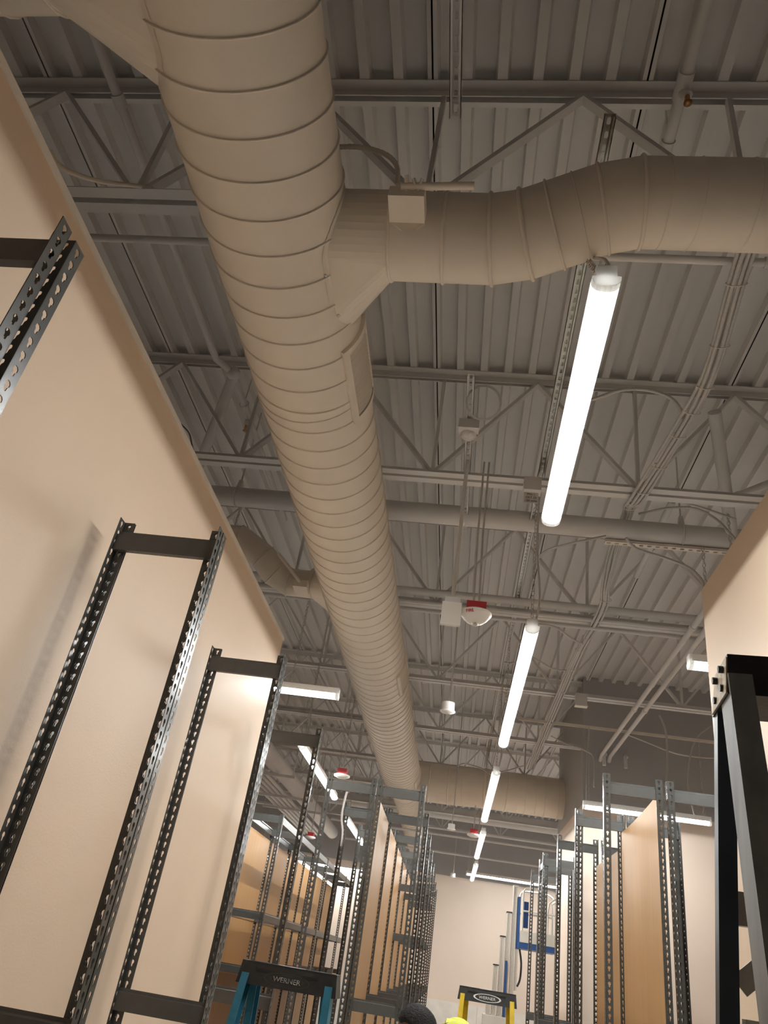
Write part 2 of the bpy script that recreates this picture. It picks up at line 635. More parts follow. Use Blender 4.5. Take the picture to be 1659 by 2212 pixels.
# takeoff boots: circle lofted to a stretched oval against the duct
def boot(side, yc, r, ext, xcol, z=DZ, n=40):
    """side +1 right, -1 left; loft from collar circle to a section stretched by ext in +Y on the duct"""
    mb = MB()
    xd = DX + side * (DR - 0.035)
    A, B = [], []
    for j in range(n):
        a = 2 * PI * j / n
        cy, cz = math.cos(a) * r, math.sin(a) * r
        e = ext if cy > -1e-6 else 0.0
        zz = z + cz
        # push each point onto the duct surface
        hh = max(0.0, DR * DR - cz * cz)
        xs = DX + side * (math.sqrt(hh) - 0.004)
        A.append(V((xs, yc + cy + e, H + zz)))
        B.append(V((xcol, yc + cy, H + zz)))
    fs = [(j, (j + 1) % n, n + (j + 1) % n, n + j) for j in range(n)]
    mb.add(A + B, fs, False)
    # flange lying on the duct
    fl = MB()
    Ao = []
    for j in range(n):
        a = 2 * PI * j / n
        cy, cz = math.cos(a) * (r + 0.02), math.sin(a) * (r + 0.018)
        e = ext if cy > -1e-6 else 0.0
        hh = max(0.0, DR * DR - cz * cz)
        Ao.append(V((DX + side * (math.sqrt(hh) + 0.002), yc + cy + e, H + z + cz)))
    Ai = [p + V((side * 0.006, 0, 0)) for p in A]
    fl.add(Ao + Ai, fs, False)
    return mb, fl


def rings(mb, pts, r, rr, n=28):
    """bead rings: pts = list of (centre, axis)"""
    for c, ax in pts:
        c, ax = V(c), V(ax).normalized()
        a = ax.orthogonal().normalized()
        b = ax.cross(a)
        mb.tube([c + (a * math.cos(2 * PI * j / n) + b * math.sin(2 * PI * j / n)) * r for j in range(n)], rr, 6, closed=True)


br = thing('branch_duct', 'round beige branch duct curving away to the right below the first joist', 'duct', W(-0.42, 1.757, DZ))
bo, fl = boot(1, 1.757, 0.157, 0.23, -0.42)
part('takeoff_boot', bo, 'duct', br)
part('boot_flange', fl, 'duct', br)
path = [V((-0.44, 1.757, DZ)), V((-0.06, 1.757, DZ)), V((0.06, 1.737, DZ + .008)), V((0.31, 1.655, DZ + .048)), V((0.43, 1.634, DZ + .06)), V((3.6, 1.634, DZ + .06))]
path = [p + V((0, 0, H)) for p in path]
part('duct_run', MB().tube(path, 0.150, 40, radii=[.155, .155, .153, .149, .147, .147]), 'duct', br)
for c_, ax_, ro_, rr_ in ([(V((-0.415, 1.757, H + DZ)), (1, 0, 0), .156, .006), (V((-0.225, 1.757, H + DZ)), (1, 0, 0), .156, .006),
        (path[1], (1, -.09, .03), .156, .0075), (path[2], (1, -.26, .1), .156, .0075),
        (path[2].lerp(path[3], .38), path[3] - path[2], .1535, .005), (path[2].lerp(path[3], .72), path[3] - path[2], .151, .003),
        (path[3], (1, -.26, .1), .149, .0065), (path[4], (1, -.09, .03), .149, .0065), (path[4] + V((.07, 0, 0)), (1, 0, 0), .147, .0025)]
        + [(path[4] + V((.17 + i * .165, 0, 0)), (1, .05, 0), .147, .0022) for i in range(18)]):
    mb = MB()
    rings(mb, [(c_, ax_)], ro_, rr_)
    part('bead', mb, 'duct', br)
# damper quadrant with its handle
q = MB()
qc = V((-0.345, 1.57, H + 2.165))
q.hexa([qc + V(p) for p in ((-.06, -.055, -.03), (.06, -.055, -.03), (.06, .045, -.035), (-.06, .045, -.035), (-.06, -.055, .02), (.06, -.055, .02), (.06, .06, .03), (-.06, .06, .03))])
dq = part('damper_bracket', q, 'duct', br)
hd = MB()
hd.tube([qc + V((-.02, -.06, .01)), qc + V((.22, -.068, .012))], 0.013, 8)
hd.cyl(qc + V((0, -.05, .0)), qc + V((-.005, -.085, .035)), 0.008)
part('damper_handle', hd, 'duct', dq)
wn = MB()
wn.tube([qc + V((.035, -.055, .0)), qc + V((.05, -.085, .02))], 0.006, 6).tube([qc + V((.035, -.055, .0)), qc + V((.02, -.085, .02))], 0.006, 6)
part('wing_nut', wn, 'chrome', dq)
sc = MB()
for p in ((-.63, 1.99), (-.655, 1.80)):
    sc.lathe([(0, -.004), (.007, -.003), (.008, 0)], (p[0] + .012, p[1], H + 2.066), 10)
part('screw', sc, 'chrome', br)
# bent wire hanging off the bracket
wi = MB().tube([qc + V((-.055, .045, -.035)), qc + V((.0, .095, -.035)), qc + V((-.005, .15, -.018)), qc + V((-.02, .2, -.008)), qc + V((-.005, .24, -.008))], 0.0018, 5)
wi.tube([qc + V((.055, .05, -.035)), qc + V((.0, .095, -.035)), qc + V((.04, .13, -.03))], 0.0018, 5)
part('bent_wire', wi, 'chrome', br, 'thin bent wire loops')

# smaller takeoff to the left near the far end of the left wall
sl = thing('takeoff_duct', 'small round duct takeoff bending over the left wall end', 'duct', W(-1.1, 4.78, DZ))
bo, fl = boot(-1, 4.78, 0.104, 0.22, -1.17)
part('takeoff_boot', bo, 'duct', sl)
part('boot_flange', fl, 'duct', sl)
p0 = [V((-1.16, 4.78, DZ)), V((-1.36, 4.78, DZ)), V((-1.47, 4.73, DZ + .04)), V((-1.56, 4.66, DZ + .12)), V((-1.74, 4.6, DZ + .22)), V((-2.9, 4.55, DZ + .24))]
p0 = [p + V((0, 0, H)) for p in p0]
part('duct_run', MB().tube(p0, 0.101, 24), 'duct', sl)
for c_, ax_ in [(p0[i], p0[i + 1] - p0[i - 1]) for i in range(1, 5)] + [(V((-1.18, 4.78, H + DZ)), (1, 0, 0))]:
    mb = MB()
    rings(mb, [(c_, ax_)], 0.102, 0.004, 20)
    part('bead', mb, 'duct', sl)
mb = MB()
c = V((-1.24, 4.66, H + 2.2))
mb.hexa([c + V(p) for p in ((-.05, -.04, -.06), (.05, -.04, -.06), (.05, .06, -.07), (-.05, .06, -.07), (-.05, -.04, -.01), (.05, -.04, -.01), (.05, .06, .0), (-.05, .06, .0))])
d2 = part('damper_bracket', mb, 'duct', sl)
part('damper_handle', MB().tube([c + V((0, -.05, -.03)), c + V((-.17, -.16, .12))], 0.013, 8), 'duct', d2)

# takeoff at the very top left, mostly out of the frame
tl = thing('takeoff_duct', 'wide duct takeoff at the top left corner, dark and close overhead', 'duct', W(-1.1, 0.75, DZ))
bo, fl = boot(-1, 0.80, 0.20, 0.20, -1.28)
part('takeoff_boot', bo, 'duct', tl)
part('boot_flange', fl, 'duct', tl)
part('duct_run', MB().cyl(W(-1.27, .80, DZ), W(-3.2, .80, DZ), 0.20, 36), 'duct', tl)
for xx in (-1.29, -1.46):
    mb = MB()
    rings(mb, [(W(xx, .80, DZ), (1, 0, 0))], 0.202, 0.005)
    part('bead', mb, 'duct', tl)

# the wide duct crossing to the right at the far end
fd = thing('cross_duct', 'wide beige duct crossing to the right into the grey wall', 'duct', W(0.4, 10.9, DZ))
pf = [W(DX + .1, 10.9, DZ), W(-.18, 10.9, DZ), W(.05, 10.87, DZ), W(.32, 10.8, DZ), W(.6, 10.82, DZ), W(1.40, 10.84, DZ)]
part('duct_run', MB().tube(pf, 0.26, 44), 'duct', fd)
for c_, ax_, rr_ in [(pf[i], pf[i + 1] - pf[i - 1], .009) for i in range(1, 5)] + [(W(xx, 10.83, DZ), (1, 0, 0), .005) for xx in (.75, .86, 1.0, 1.12, 1.3)] + [(W(-.45, 10.9, DZ), (1, 0, 0), .010)]:
    mb = MB()
    rings(mb, [(c_, ax_)], 0.261, rr_, 32)
    part('bead', mb, 'duct', fd)

# ================================================================== PIPES
def pipe(name, pts, r, label, cat='pipe', m='paint', n=14, group=None, extra=None, smooth=False):
    pts = [V(p) for p in pts]
    if smooth: pts = smooth_path(pts)
    mb = MB().tube(pts, r, n)
    if extra is None:
        return solo(name, mb, m, label, cat, group)
    t = thing(name, label, cat, pts[0], group)
    part('pipe_run', mb, m, t)
    extra(t)
    return t


def main_extra(t):
    for xx in (-1.72, 1.26, 3.4):
        h = MB().tube([W(xx, 4.25, ZD + .03), W(xx, 4.25, 2.71)], 0.006, 8)
        hp = part('hanger_rod', h, 'paint', t)
        cl = MB()
        rings(cl, [(W(xx, 4.25, 2.6), (1, 0, 0))], 0.071, 0.006, 24)
        cl.hexa([W(xx + a, 4.25 + b, c) for a, b, c in ((-.016, -.03, 2.655), (.016, -.03, 2.655), (.016, .03, 2.655), (-.016, .03, 2.655), (-.012, -.012, 2.735), (.012, -.012, 2.735), (.012, .012, 2.735), (-.012, .012, 2.735))])
        part('ring_hanger', cl, 'paint', hp)


pipe('sprinkler_main', [W(XL + .1, 4.25, 2.6), W(XR - .1, 4.25, 2.6)], 0.068, 'thick painted sprinkler main crossing the room behind the lower end of the nearest lamp', 'pipe', n=28, extra=main_extra)
pipe('cross_main', [W(XL + .1, 15.1, 2.58), W(XR - .1, 15.1, 2.58)], 0.115, 'thick pipe crossing the room under the far joists beyond the crossing duct', 'pipe', n=24)


def head(t, p, name='sprinkler_head'):
    p = V(p)
    h = MB()
    h.lathe([(0.010, 0), (0.010, -0.02), (0.004, -0.022), (0.004, -0.03)], p, 10)
    h.tube([p + V((.009, 0, -.02)), p + V((.012, 0, -.033)), p + V((.003, 0, -.045))], 0.0018, 5)
    h.tube([p + V((-.009, 0, -.02)), p + V((-.012, 0, -.033)), p + V((-.003, 0, -.045))], 0.0018, 5)
    h.lathe([(0.0, -0.045), (0.017, -0.046), (0.0, -0.0475)], p, 12)
    return part(name, h, 'brass', t)


def left_line(t):
    c = MB()
    for y in (1.70,):
        c.cyl(W(-1.72, y - .03, 3.0), W(-1.72, y + .03, 3.0), 0.028)
    part('coupling', c, 'paint', t)
    e = MB()
    e.ball(W(-1.64, 3.42, 3.0), 0.045)
    part('elbow', e, 'paint', t)
    d = MB().cyl(W(-1.64, 3.86, 2.97), W(-1.64, 3.86, 2.93), 0.018)
    part('outlet_tee', d, 'paint', t)
    head(t, W(-1.64, 3.86, 2.93))
    r = MB()
    rings(r, [(W(-1.64, 3.72, 3.0), (0, 1, 0))], 0.03, 0.004, 16)
    r.tube([W(-1.64, 3.72, 3.03), W(-1.64, 3.72, ZD)], 0.005, 6)
    part('ring_hanger', r, 'paint', t)


pipe('sprinkler_branch', [W(-1.72, YB + .1, 3.0), W(-1.72, 3.3, 3.0), W(-1.64, 3.42, 3.0), W(-1.64, 5.2, 3.0)], 0.021, 'slim painted sprinkler pipe running lengthwise between the left wall and the main duct', extra=left_line)


def right_line(t):
    c = MB()
    c.cyl(W(.63, 1.62, 3.1), W(.63, 1.73, 3.1), 0.031)
    c.cyl(W(.63, 1.69, 3.09), W(.645, 1.69, 3.05), 0.022)
    part('coupling', c, 'paint', t)
    head(t, W(.645, 1.69, 3.05))
    r = MB()
    rings(r, [(W(.63, 1.905, 3.1), (0, 1, 0))], 0.027, 0.003, 16)
    r.tube([W(.63, 1.905, 3.125), W(.63, 1.905, ZD)], 0.005, 6)
    part('ring_hanger', r, 'paint', t)


pipe('sprinkler_branch', [W(.63, YB + .1, 3.1), W(.63, 2.15, 3.1)], 0.024, 'painted sprinkler pipe with a brass head at the top right', extra=right_line)
pipe('sprinkler_branch', [W(1.22, 4.25, 2.86), W(1.22, 5.35, 2.86)], 0.024, 'short painted pipe stub above the slotted rail on the right')
pipe('brace_pipe', [W(-1.63, 3.42, 3.0), W(-2.06, 4.22, 2.6)], 0.034, 'slanting brace pipe beside the left wall, from the slim pipe down to the main', n=18)


def rbrace(t):
    mb = MB()
    rings(mb, [(W(1.46, 3.99, 2.70), (.3, .75, -.45))], 0.045, 0.008, 18)
    mb.cyl(W(1.47, 3.97, 2.705), W(1.53, 3.93, 2.72), 0.032)
    part('coupling', mb, 'paint', t)
    part('side_pipe', MB().cyl(W(1.52, 3.93, 2.72), W(2.2, 3.6, 2.95), 0.024), 'paint', t)


pipe('brace_pipe', [W(1.275, 3.5, 3.0), W(1.56, 4.22, 2.6)], 0.038, 'slanting brace pipe on the right with a coupling and side pipe', n=18, extra=rbrace)


def cond_extra(t):
    for xx in (.14, 1.02):
        part('coupling', MB().cyl(W(xx - .02, 2.055, 2.54), W(xx + .02, 2.055, 2.54), 0.022), 'paint', t)


pipe('conduit', [W(XL + .1, 2.055, 2.54), W(XR - .1, 2.055, 2.54)], 0.0165, 'slim conduit crossing over the duct just beyond the first joist', 'conduit', extra=cond_extra)
# conduits clustered along the third joist
for i, (yy, zz, r, lab) in enumerate(((5.40, 2.56, 0.032, 'thickest painted pipe along the third joist, topmost of three'), (5.41, 2.47, 0.018, 'middle conduit of the three along the third joist'), (5.50, 2.44, 0.014, 'lowest and thinnest conduit of the three along the third joist'))):
    pipe('conduit', [W(XL + .1, yy, zz), W(XR - .1, yy, zz)], r, lab, 'conduit')
for i, (yy, zz, r, lab) in enumerate(((13.66, 1.98, 0.020, 'thin conduit crossing in front of the far grey wall, upper of two'), (15.84, 1.98, 0.02, 'thin conduit crossing in front of the far grey wall, lower of two'), (16.2, 2.468, 0.03, 'conduit crossing just under the far joists'))):
    pipe('conduit', [W(-2.2, yy, zz), W(XR - .1, yy, zz)], r, lab, 'conduit')


def pair_extra(x):
    def f(t):
        for y in (5.2, 7.2):
            part('coupling', MB().cyl(W(x, y - .02, 2.40), W(x, y + .02, 2.40), 0.027), 'paint', t)
    return f


pipe('conduit', [W(1.575, 3.7, 2.40), W(1.575, 8.95, 2.40), W(1.575, 9.06, 2.36)], 0.021, 'left one of two parallel conduits slanting to the grey upper wall on the right', 'conduit', extra=pair_extra(1.575))
pipe('conduit', [W(1.675, 3.7, 2.40), W(1.675, 8.98, 2.40), W(1.675, 9.06, 2.36)], 0.021, 'right one of two parallel conduits slanting to the grey upper wall on the right', 'conduit', extra=pair_extra(1.675))
for xx, lab in ((1.62, 'small bent conduit elbow stubbing out of the grey wall below the pair'), (1.86, 'small bent conduit elbow on the grey wall right of the pair')):
    pipe('conduit_elbow', [W(xx + .02, 9.072, 2.44), W(xx, 9.0, 2.44), W(xx - .02, 8.95, 2.40), W(xx - .02, 8.94, 2.28)], 0.02, lab, 'conduit', n=10)

# far left: big tubes with thin pipes on trapeze racks
for i, xx in enumerate((-2.78,)):
    pipe('insulated_pipe', [W(xx, 7.7, 2.30), W(xx, 17.8, 2.30)], 0.13, 'fat insulated pipe running lengthwise beyond the left wall', 'pipe', n=20)
    for k in range(5):
        pipe('thin_pipe', [W(xx - .22 - k * .10, 7.7, 2.205), W(xx - .22 - k * .10, 17.8, 2.205)], 0.030, ORD[k] + ' thin pipe to the left of the fat insulated pipe', 'pipe', n=10, group='thin pipes beyond the left wall')
    for y in (9.6, 11.4, 13.2, 14.4):
        t = thing('trapeze_hanger', 'strut trapeze under the far left pipes, ' + {9.6: 'nearest', 11.4: 'second', 13.2: 'third', 14.4: 'farthest'}[y], 'hanger', W(xx, y, 2.3), 'pipe trapezes on the left')
        part('strut', MB().box(xx - .85, xx + .3, y - .02, y + .02, H + 2.13, H + 2.17), 'paint', t)
        for a in (-.82, .27):
            part('rod', MB().cyl(W(xx + a, y, 2.13), W(xx + a, y, ZD), 0.008, 8), 'paint', t)

# ================================================================== STRUT RAILS
def slotted(name, p, length, axis, label, width=0.041, m='paint', flip=False):
    """channel with slots in its back, lips down; built along +Y then turned"""
    pitch = 0.0508
    cnt = int(length / pitch)
    mb = MB()
    hole = [(width / 2 + a, pitch / 2 + b) for a, b in ((-.007, -.008), (-.004, -.0135), (.004, -.0135), (.007, -.008), (.007, .008), (.004, .0135), (-.004, .0135), (-.007, .008))]
    L = cnt * pitch
    mb.strip((-width / 2, 0, 0.021), (1, 0, 0), (0, 1, 0), (0, 0, 1), width, pitch, cnt, hole, 0.0025)
    for s in (-1, 1):
        mb.box(s * width / 2, s * (width / 2 - .0025), 0, L, 0, 0.021)
        mb.box(s * width / 2, s * (width / 2 - .010), 0, L, 0, 0.003)
    if flip: mb.v = [V((q.x, q.y, .021 - q.z)) for q in mb.v]
    o = link(bpy.data.objects.new(name, mb.mesh(name, m)))
    o.location = p
    o.rotation_euler = (0, 0, 0 if axis == 'y' else -PI / 2)
    return tag(o, label, 'rail')


slotted('strut_rail', W(.31, 1.5, 2.575), 15.5, 'y', 'slotted strut rail above the row of lamps', m='chrome')
slotted('strut_rail', W(-.225, -2.5, 2.575), 4.02, 'y', 'slotted strut rail at the top, ending at the first joist')
slotted('strut_rail', W(-.13, 2.85, 2.575), 1.6, 'y', 'short slotted strut rail beside the coiled wire')
slotted('strut_rail', W(.78, 4.27, 2.505), 3.5, 'x', 'slotted strut rail under the sprinkler main on the right', m='white_trim', flip=True)
slotted('strut_rail', W(.55, 8.15, 2.45), 3.7, 'x', 'thin strut rail across the alcove holding the far right lamp chains', m='white_trim')
slotted('strut_rail', W(-3.0, 9.2, 2.56), 2.4, 'x', 'strut rail above the left aisle lamps')

# ================================================================== LAMPS
LP = [(-.038, 0.0), (-.0375, -.010), (-.034, -.020), (-.026, -.029), (-.014, -.0345), (0, -.036), (.014, -.0345), (.026, -.029), (.034, -.020), (.0375, -.010), (.038, 0.0)]
CAP = [(-.028, .046), (-.028, .004), (-.0385, .002)] + [(a * 1.03, b * 1.04) for a, b in LP] + [(.0385, .002), (.028, .004), (.028, .046)]


def chain_mb(p, q, link_l=0.034, r=0.0024):
    mb = MB()
    p, q = V(p), V(q)
    d = (q - p)
    n = max(1, int(d.length / (link_l * 0.78)))
    u = d.normalized()
    a = u.orthogonal().normalized()
    b = u.cross(a)
    for i in range(n):
        c = p + d * ((i + .5) / n)
        w = a if i % 2 else b
        pts = [c + u * (math.sin(t) * link_l / 2) + w * (math.cos(t) * link_l * .28) for t in [2 * PI * k / 8 for k in range(8)]]
        mb.tube(pts, r, 4, closed=True)
    return mb


def lamp(p, length, axis, label, group, hang=2.57, chains=(0.06, -0.06), cord=True, lean=None):
    """p = centre of the near (or left) end, at the level of the lens rim"""
    p = V(p)
    rz = 0.0 if axis == 'y' else -PI / 2
    t = thing('strip_light', label, 'light', p, group, rz)
    L = length
    a, b = V((0, .02, 0)), V((0, L - .02, 0))
    part('housing', MB().box(-.028, .028, .02, L - .02, .004, .046).box(-.0395, .0395, .02, L - .02, 0.0, .004), 'white', t, local=True)
    ln = part('lens', MB().extrude(LP, a, b, closed=False, smooth=True), 'lens', t, local=True)
    r = .002
    part('led_strip', MB().extrude([(math.cos(PI + PI * i / 6) * r, -.0006 + math.sin(PI + PI * i / 6) * r) for i in range(7)], (0, .03, 0), (0, L - .03, 0)), 'led', ln, local=True)
    for y0, y1 in ((0, .022), (L - .022, L)):
        part('end_cap', MB().extrude(CAP, (0, y0, 0), (0, y1, 0)), 'white_cap', t, local=True)
    for c in chains:
        y = c if c >= 0 else L + c
        if lean and c == chains[0]:
            hc_ = chain_mb((0, y, .046), lean[0])
            hb_ = chain_mb(lean[0], lean[1])
            hc_.add(hb_.v, hb_.f, True)
        else:
            hc_ = chain_mb((0, y, .046), (0, y, H + hang - p.z))
        part('hanger_chain', hc_, 'chrome', t, local=True)
    if cord:
        part('power_cord', MB().tube(smooth_path([(0.02, .04, .046), (.025, .15, .25)] + [V(q) + V((.02, 0, 0)) for q in lean] if lean else [(0.02, .03, .046), (.035, .03, .2), (.012, .04, .5), (0.01, .06, H + hang - p.z)], 5), .006, 6), 'cable', t, local=True)
    return t


ZL = 1.65
G1 = 'strip lights in a row along the main aisle'
lamp(W(.270, 1.40, ZL), 1.26, 'y', 'nearest bright LED strip lamp hanging below the branch duct', G1, chains=(.05,), lean=((.01, .47, .66), (.035, .62, .925)))
lamp(W(.304, 3.77, ZL), 2.42, 'y', 'second LED strip lamp of the main row, beyond the smoke detector', G1)
lamp(W(.307, 7.18, ZL), 2.55, 'y', 'third LED strip lamp of the main row, in front of the crossing duct', G1)
lamp(W(.335, 10.6, ZL), 2.55, 'y', 'fourth LED strip lamp of the main row, beyond the crossing duct', G1, chains=(.62, -.06), cord=False)
lamp(W(.36, 14.0, ZL), 2.5, 'y', 'farthest LED strip lamp of the main row', G1)
G2 = 'strip lights beyond the left wall'
lamp(W(-2.19, 5.42, ZL), 1.22, 'x', 'short LED strip lamp hung crosswise past the end of the left wall', G2, hang=ZD, chains=(.06, -.38))
lamp(W(-1.55, 7.15, ZL), 2.5, 'y', 'LED strip lamp over the left aisle, nearer of two', G2, hang=ZD)
lamp(W(-1.58, 11.1, ZL), 2.45, 'y', 'LED strip lamp over the left aisle, farther of two', G2, hang=ZD)
lamp(W(-4.4, 18.05, ZL), 2.42, 'x', 'LED strip lamp crosswise along the far back wall on the left', G2, hang=ZD)
G3 = 'strip lights at the far end and right'
lamp(W(.235, 16.75, 1.77), 2.6, 'x', 'long LED strip lamp hung crosswise before the far back wall', G3, hang=ZD)
lamp(W(1.24, 8.14, ZL), 1.25, 'x', 'LED strip lamp crosswise behind the right shelving panels', G3, hang=2.45)
lamp(W(1.185, 4.05, ZL), 1.22, 'x', 'LED strip lamp showing one end past the right wall corner', G3, hang=ZD, chains=(.3, -.06), cord=False)

# ================================================================== SHELVING
PITCH = 0.0366
UPH = 83 * PITCH               # 3.04 m uprights
UW = 0.040


def key(s=1.0):
    pts = []
    for i in range(8):
        a = math.radians(-58 + 296 * i / 7)
        pts.append((UW / 2 + 0.0080 * s * math.cos(a), 0.0225 + 0.0080 * s * math.sin(a)))
    pts += [(UW / 2 - .0036, 0.0080), (UW / 2 - .0018, 0.0058), (UW / 2 + .0018, 0.0058), (UW / 2 + .0036, 0.0080)]
    return pts


ub = MB()
ub.strip((0, 0.001, 0), (1, 0, 0), (0, 0, 1), (0, 1, 0), UW, PITCH, 83, key(), 0.002)
ub.strip((0.001, 0, 0), (0, 1, 0), (0, 0, 1), (1, 0, 0), UW, PITCH, 83, key(), 0.002)
UPR = ub.mesh('upright', 'rack')
UPR_B = UPR.copy()
ROT = ((0, 0), (1, 1), (3, 3), (2, 2))


def beam_prof(h=0.074, d=0.020):
    # channel: face at u=0, lips toward +u
    t = 0.002
    return [(0, 0), (d, 0), (d, t), (t, t), (t, h * .80), (d * .55, h * .86), (d * .55, h), (d * .55 - t, h), (d * .55 - t, h * .87), (0, h * .81)]


def xbeam(L):
    """face toward -Y, along +X"""
    return MB().extrude([(-a, b) for a, b in beam_prof()][::-1], (0, 0, 0), (L, 0, 0)).mesh('end_beam', 'rack_end')


BEAMC = {}


def getbeam(L, kind):
    k = (round(L, 4), kind)
    if k not in BEAMC:
        BEAMC[k] = xbeam(L)
        BEAMC[k].name = kind
    return BEAMC[k]


def bay(x0, x1, y0, y1, label, group, zs_near=(), zs_far=(), zs_side=(), panel=None, top=1.19, side_x=None, panel_top=1.10, curl=0.0, shelf=()):
    """a shelving bay: four keyhole angle uprights, end beams, side beams, an optional back panel"""
    b = thing('shelving_bay', label, 'shelving', (x0, y0, 0), group)
    w, d = x1 - x0, y1 - y0
    z0 = H + top - UPH
    for (px_, py_, rz) in ((0, 0, 0), (w, 0, PI / 2), (w, d, PI), (0, d, -PI / 2)):
        inst('upright', UPR, b, (px_, py_, z0), rz)
    L = w - 0.006
    for z in zs_near:
        # near end: face flush behind the near flange
        inst('end_beam', getbeam(L, 'end_beam'), b, (0.003, 0.0045, H + z), 0)
    for z in zs_far:
        # far end: channel in front of the far flange, face toward the camera
        inst('end_beam', getbeam(L, 'end_beam'), b, (0.003, d - 0.026, H + z), 0)
    Ls = d - 0.008
    for z, sides in zs_side:
        if 'r' in sides:
            inst('side_beam', getbeam(Ls, 'side_beam'), b, (w - 0.0045, 0.004, H + z), PI / 2)
        if 'l' in sides:
            inst('side_beam', getbeam(Ls, 'side_beam'), b, (0.0045, d - 0.004, H + z), -PI / 2)
    for z in shelf:
        part('shelf_board', MB().box(x0 + .012, x1 - .012, y0 + .012, y1 - .012, H + z, H + z + .014), 'wood', b)
    if panel:
        xp = {'l': x0 + 0.008, 'r': x1 - 0.020, 'm': (x0 + x1) / 2}[panel]
        mb = MB()
        n = 10
        zt = H + panel_top
        A = []
        for i in range(n + 1):
            t = i / n
            yy = y0 + 0.045 + (d - 0.09) * t
            A.append((yy, zt + curl * (1 - t) ** 2))
        vs, fs = [], []
        for yy, z in A:
            vs += [V((xp, yy, 0.10)), V((xp + .012, yy, 0.10)), V((xp + .012, yy, z)), V((xp, yy, z))]
        for i in range(n):
            o = i * 4
            fs += [(o + j, o + (j + 1) % 4, o + 4 + (j + 1) % 4, o + 4 + j) for j in range(4)]
        fs += [(0, 1, 2, 3), (n * 4, n * 4 + 1, n * 4 + 2, n * 4 + 3)]
        mb.add(vs, fs)
        part('back_panel', mb, 'wood', b, 'tan hardboard panel')
    return b


BASE = -1.75
TB = 1.19 - 0.045 - 0.074
# along the left wall
GL = 'shelving bays along the left wall'
XA, XB = -1.262, -0.897
lb = [(-0.25, 0.952, 'cut off at the top left edge'), (0.972, 2.187, 'between the two nearest tall frames'),
      (2.193, 3.388, 'between the second and third tall frames'), (3.394, 4.66, 'reaching the end of the left wall')]
for y0, y1, lab in lb:
    bay(XA, XB, y0, y1, 'dark steel shelving bay on the left wall, ' + lab, GL, zs_near=(BASE,), zs_far=(TB, -0.305, BASE), zs_side=((BASE, 'rl'),))
# centre rows, back to back
GC = 'shelving bays in the centre double row'
for i in range(7):
    y0 = 5.92 + i * 1.203
    y1 = y0 + 1.198
    far = (TB, -0.305, BASE)
    ex = ()
    if i in (2, 3, 4): far = far + (0.72, 0.22)
    bay(-0.637, -0.268, y0, y1, f'{ORD[i]} shelving bay from the front, right side of the centre double row', GC,
        zs_near=(TB, -0.305, BASE) if i == 0 else (BASE,), zs_far=far, zs_side=((BASE, 'rl'),), panel='l', panel_top=1.06)
for i in range(6):
    y0 = 5.92 + i * 1.203
    y1 = y0 + 1.198
    bay(-1.032, -0.646, y0, y1, f'{ORD[i]} shelving bay from the front, left side of the centre double row', GC,
        zs_near=(TB, BASE) if i == 0 else (BASE,), zs_far=(TB, BASE), zs_side=((BASE, 'rl'),))
# right rows
GR = 'shelving bays in the right double row'
yr = [4.84, 6.05, 7.25, 8.45]
for i in range(3):
    bay(0.862 + (.022 if i else 0), 1.212 + (.022 if i else 0), yr[i] + .002, yr[i + 1] - .002, f'{ORD[i]} shelving bay from the front, left side of the right-hand double row', GR,
        zs_near=(TB, BASE) if i == 0 else (BASE,), zs_far=(TB, -0.305, BASE), zs_side=((BASE, 'rl'),), panel='r' if i < 2 else None, panel_top=1.06 if i == 0 else 0.97, curl=0.055 if i == 0 else 0.0)
bay(0.905, 1.255, 8.47, 8.95, 'narrow grey shelving bay behind the right double row with a bright side beam', GR, zs_far=(TB, -.305), zs_side=((TB, 'l'), (BASE, 'rl')))
bay(0.905, 1.255, 8.97, 9.95 - .9 + .85, 'farthest grey shelving bay on the right, before the lift', GR, zs_far=(TB, -.305), zs_side=((BASE, 'rl'),))
for i in range(2):
    bay(1.24 + (.02 if i else 0), 1.61 + (.02 if i else 0), yr[i] + .002, yr[i + 1] - .002, f'{ORD[i]} shelving bay from the front, right side of the right-hand double row', GR,
        zs_near=(TB, BASE) if i == 0 else (BASE,), zs_far=(TB, BASE), zs_side=((BASE, 'rl'),))
# shelving seen past the end of the left wall
GD = 'shelving bays in the far left row'
for i in range(6):
    y0 = 8.40 + i * 1.203
    y1 = y0 + 1.198
    bay(-2.24, -1.865, y0, y1, f'{ORD[i]} shelving bay from the front in the tan-backed far left row', GD,
        zs_near=(TB + .03, .18, -.30, BASE) if i == 0 else (BASE,), zs_far=(TB + .03, .18, -.30), zs_side=((TB + .03, 'rl'), (.18, 'rl'), (BASE, 'rl')), panel='l', panel_top=1.04, shelf=(-.31,))

# ================================================================== SMALL DEVICES OVERHEAD
t = thing('smoke_alarm', 'white round FIRE strobe alarm on a red box beside the white box', 'alarm', W(-.004, 3.54, 1.56))
c = W(-.004, 3.54, 1.56)
part('red_box', MB().box(c.x - .05, c.x + .05, c.y - .05, c.y + .05, c.z + .022, c.z + .075), 'red', t)
part('dome', MB().lathe([(0, -.030), (.02, -.029), (.045, -.021), (.062, -.006), (.0735, .009), (.083, .022), (.081, .028), (.06, .029), (0, .029)], c, 32), 'white', t)
part('strobe_lens', MB().lathe([(0, -.044), (.010, -.041), (.018, -.033), (.019, -.022)], c, 16), 'chrome', t)
tm = text_mesh('FIRE', 0.0235, .0008)
tm.materials.append(M['red_ink'])
o = link(bpy.data.objects.new('lettering', tm), t)
o.location = (-.0310, -.0695, 0.0095)
o.rotation_euler = (math.radians(90 + 34), 0, math.radians(-24))
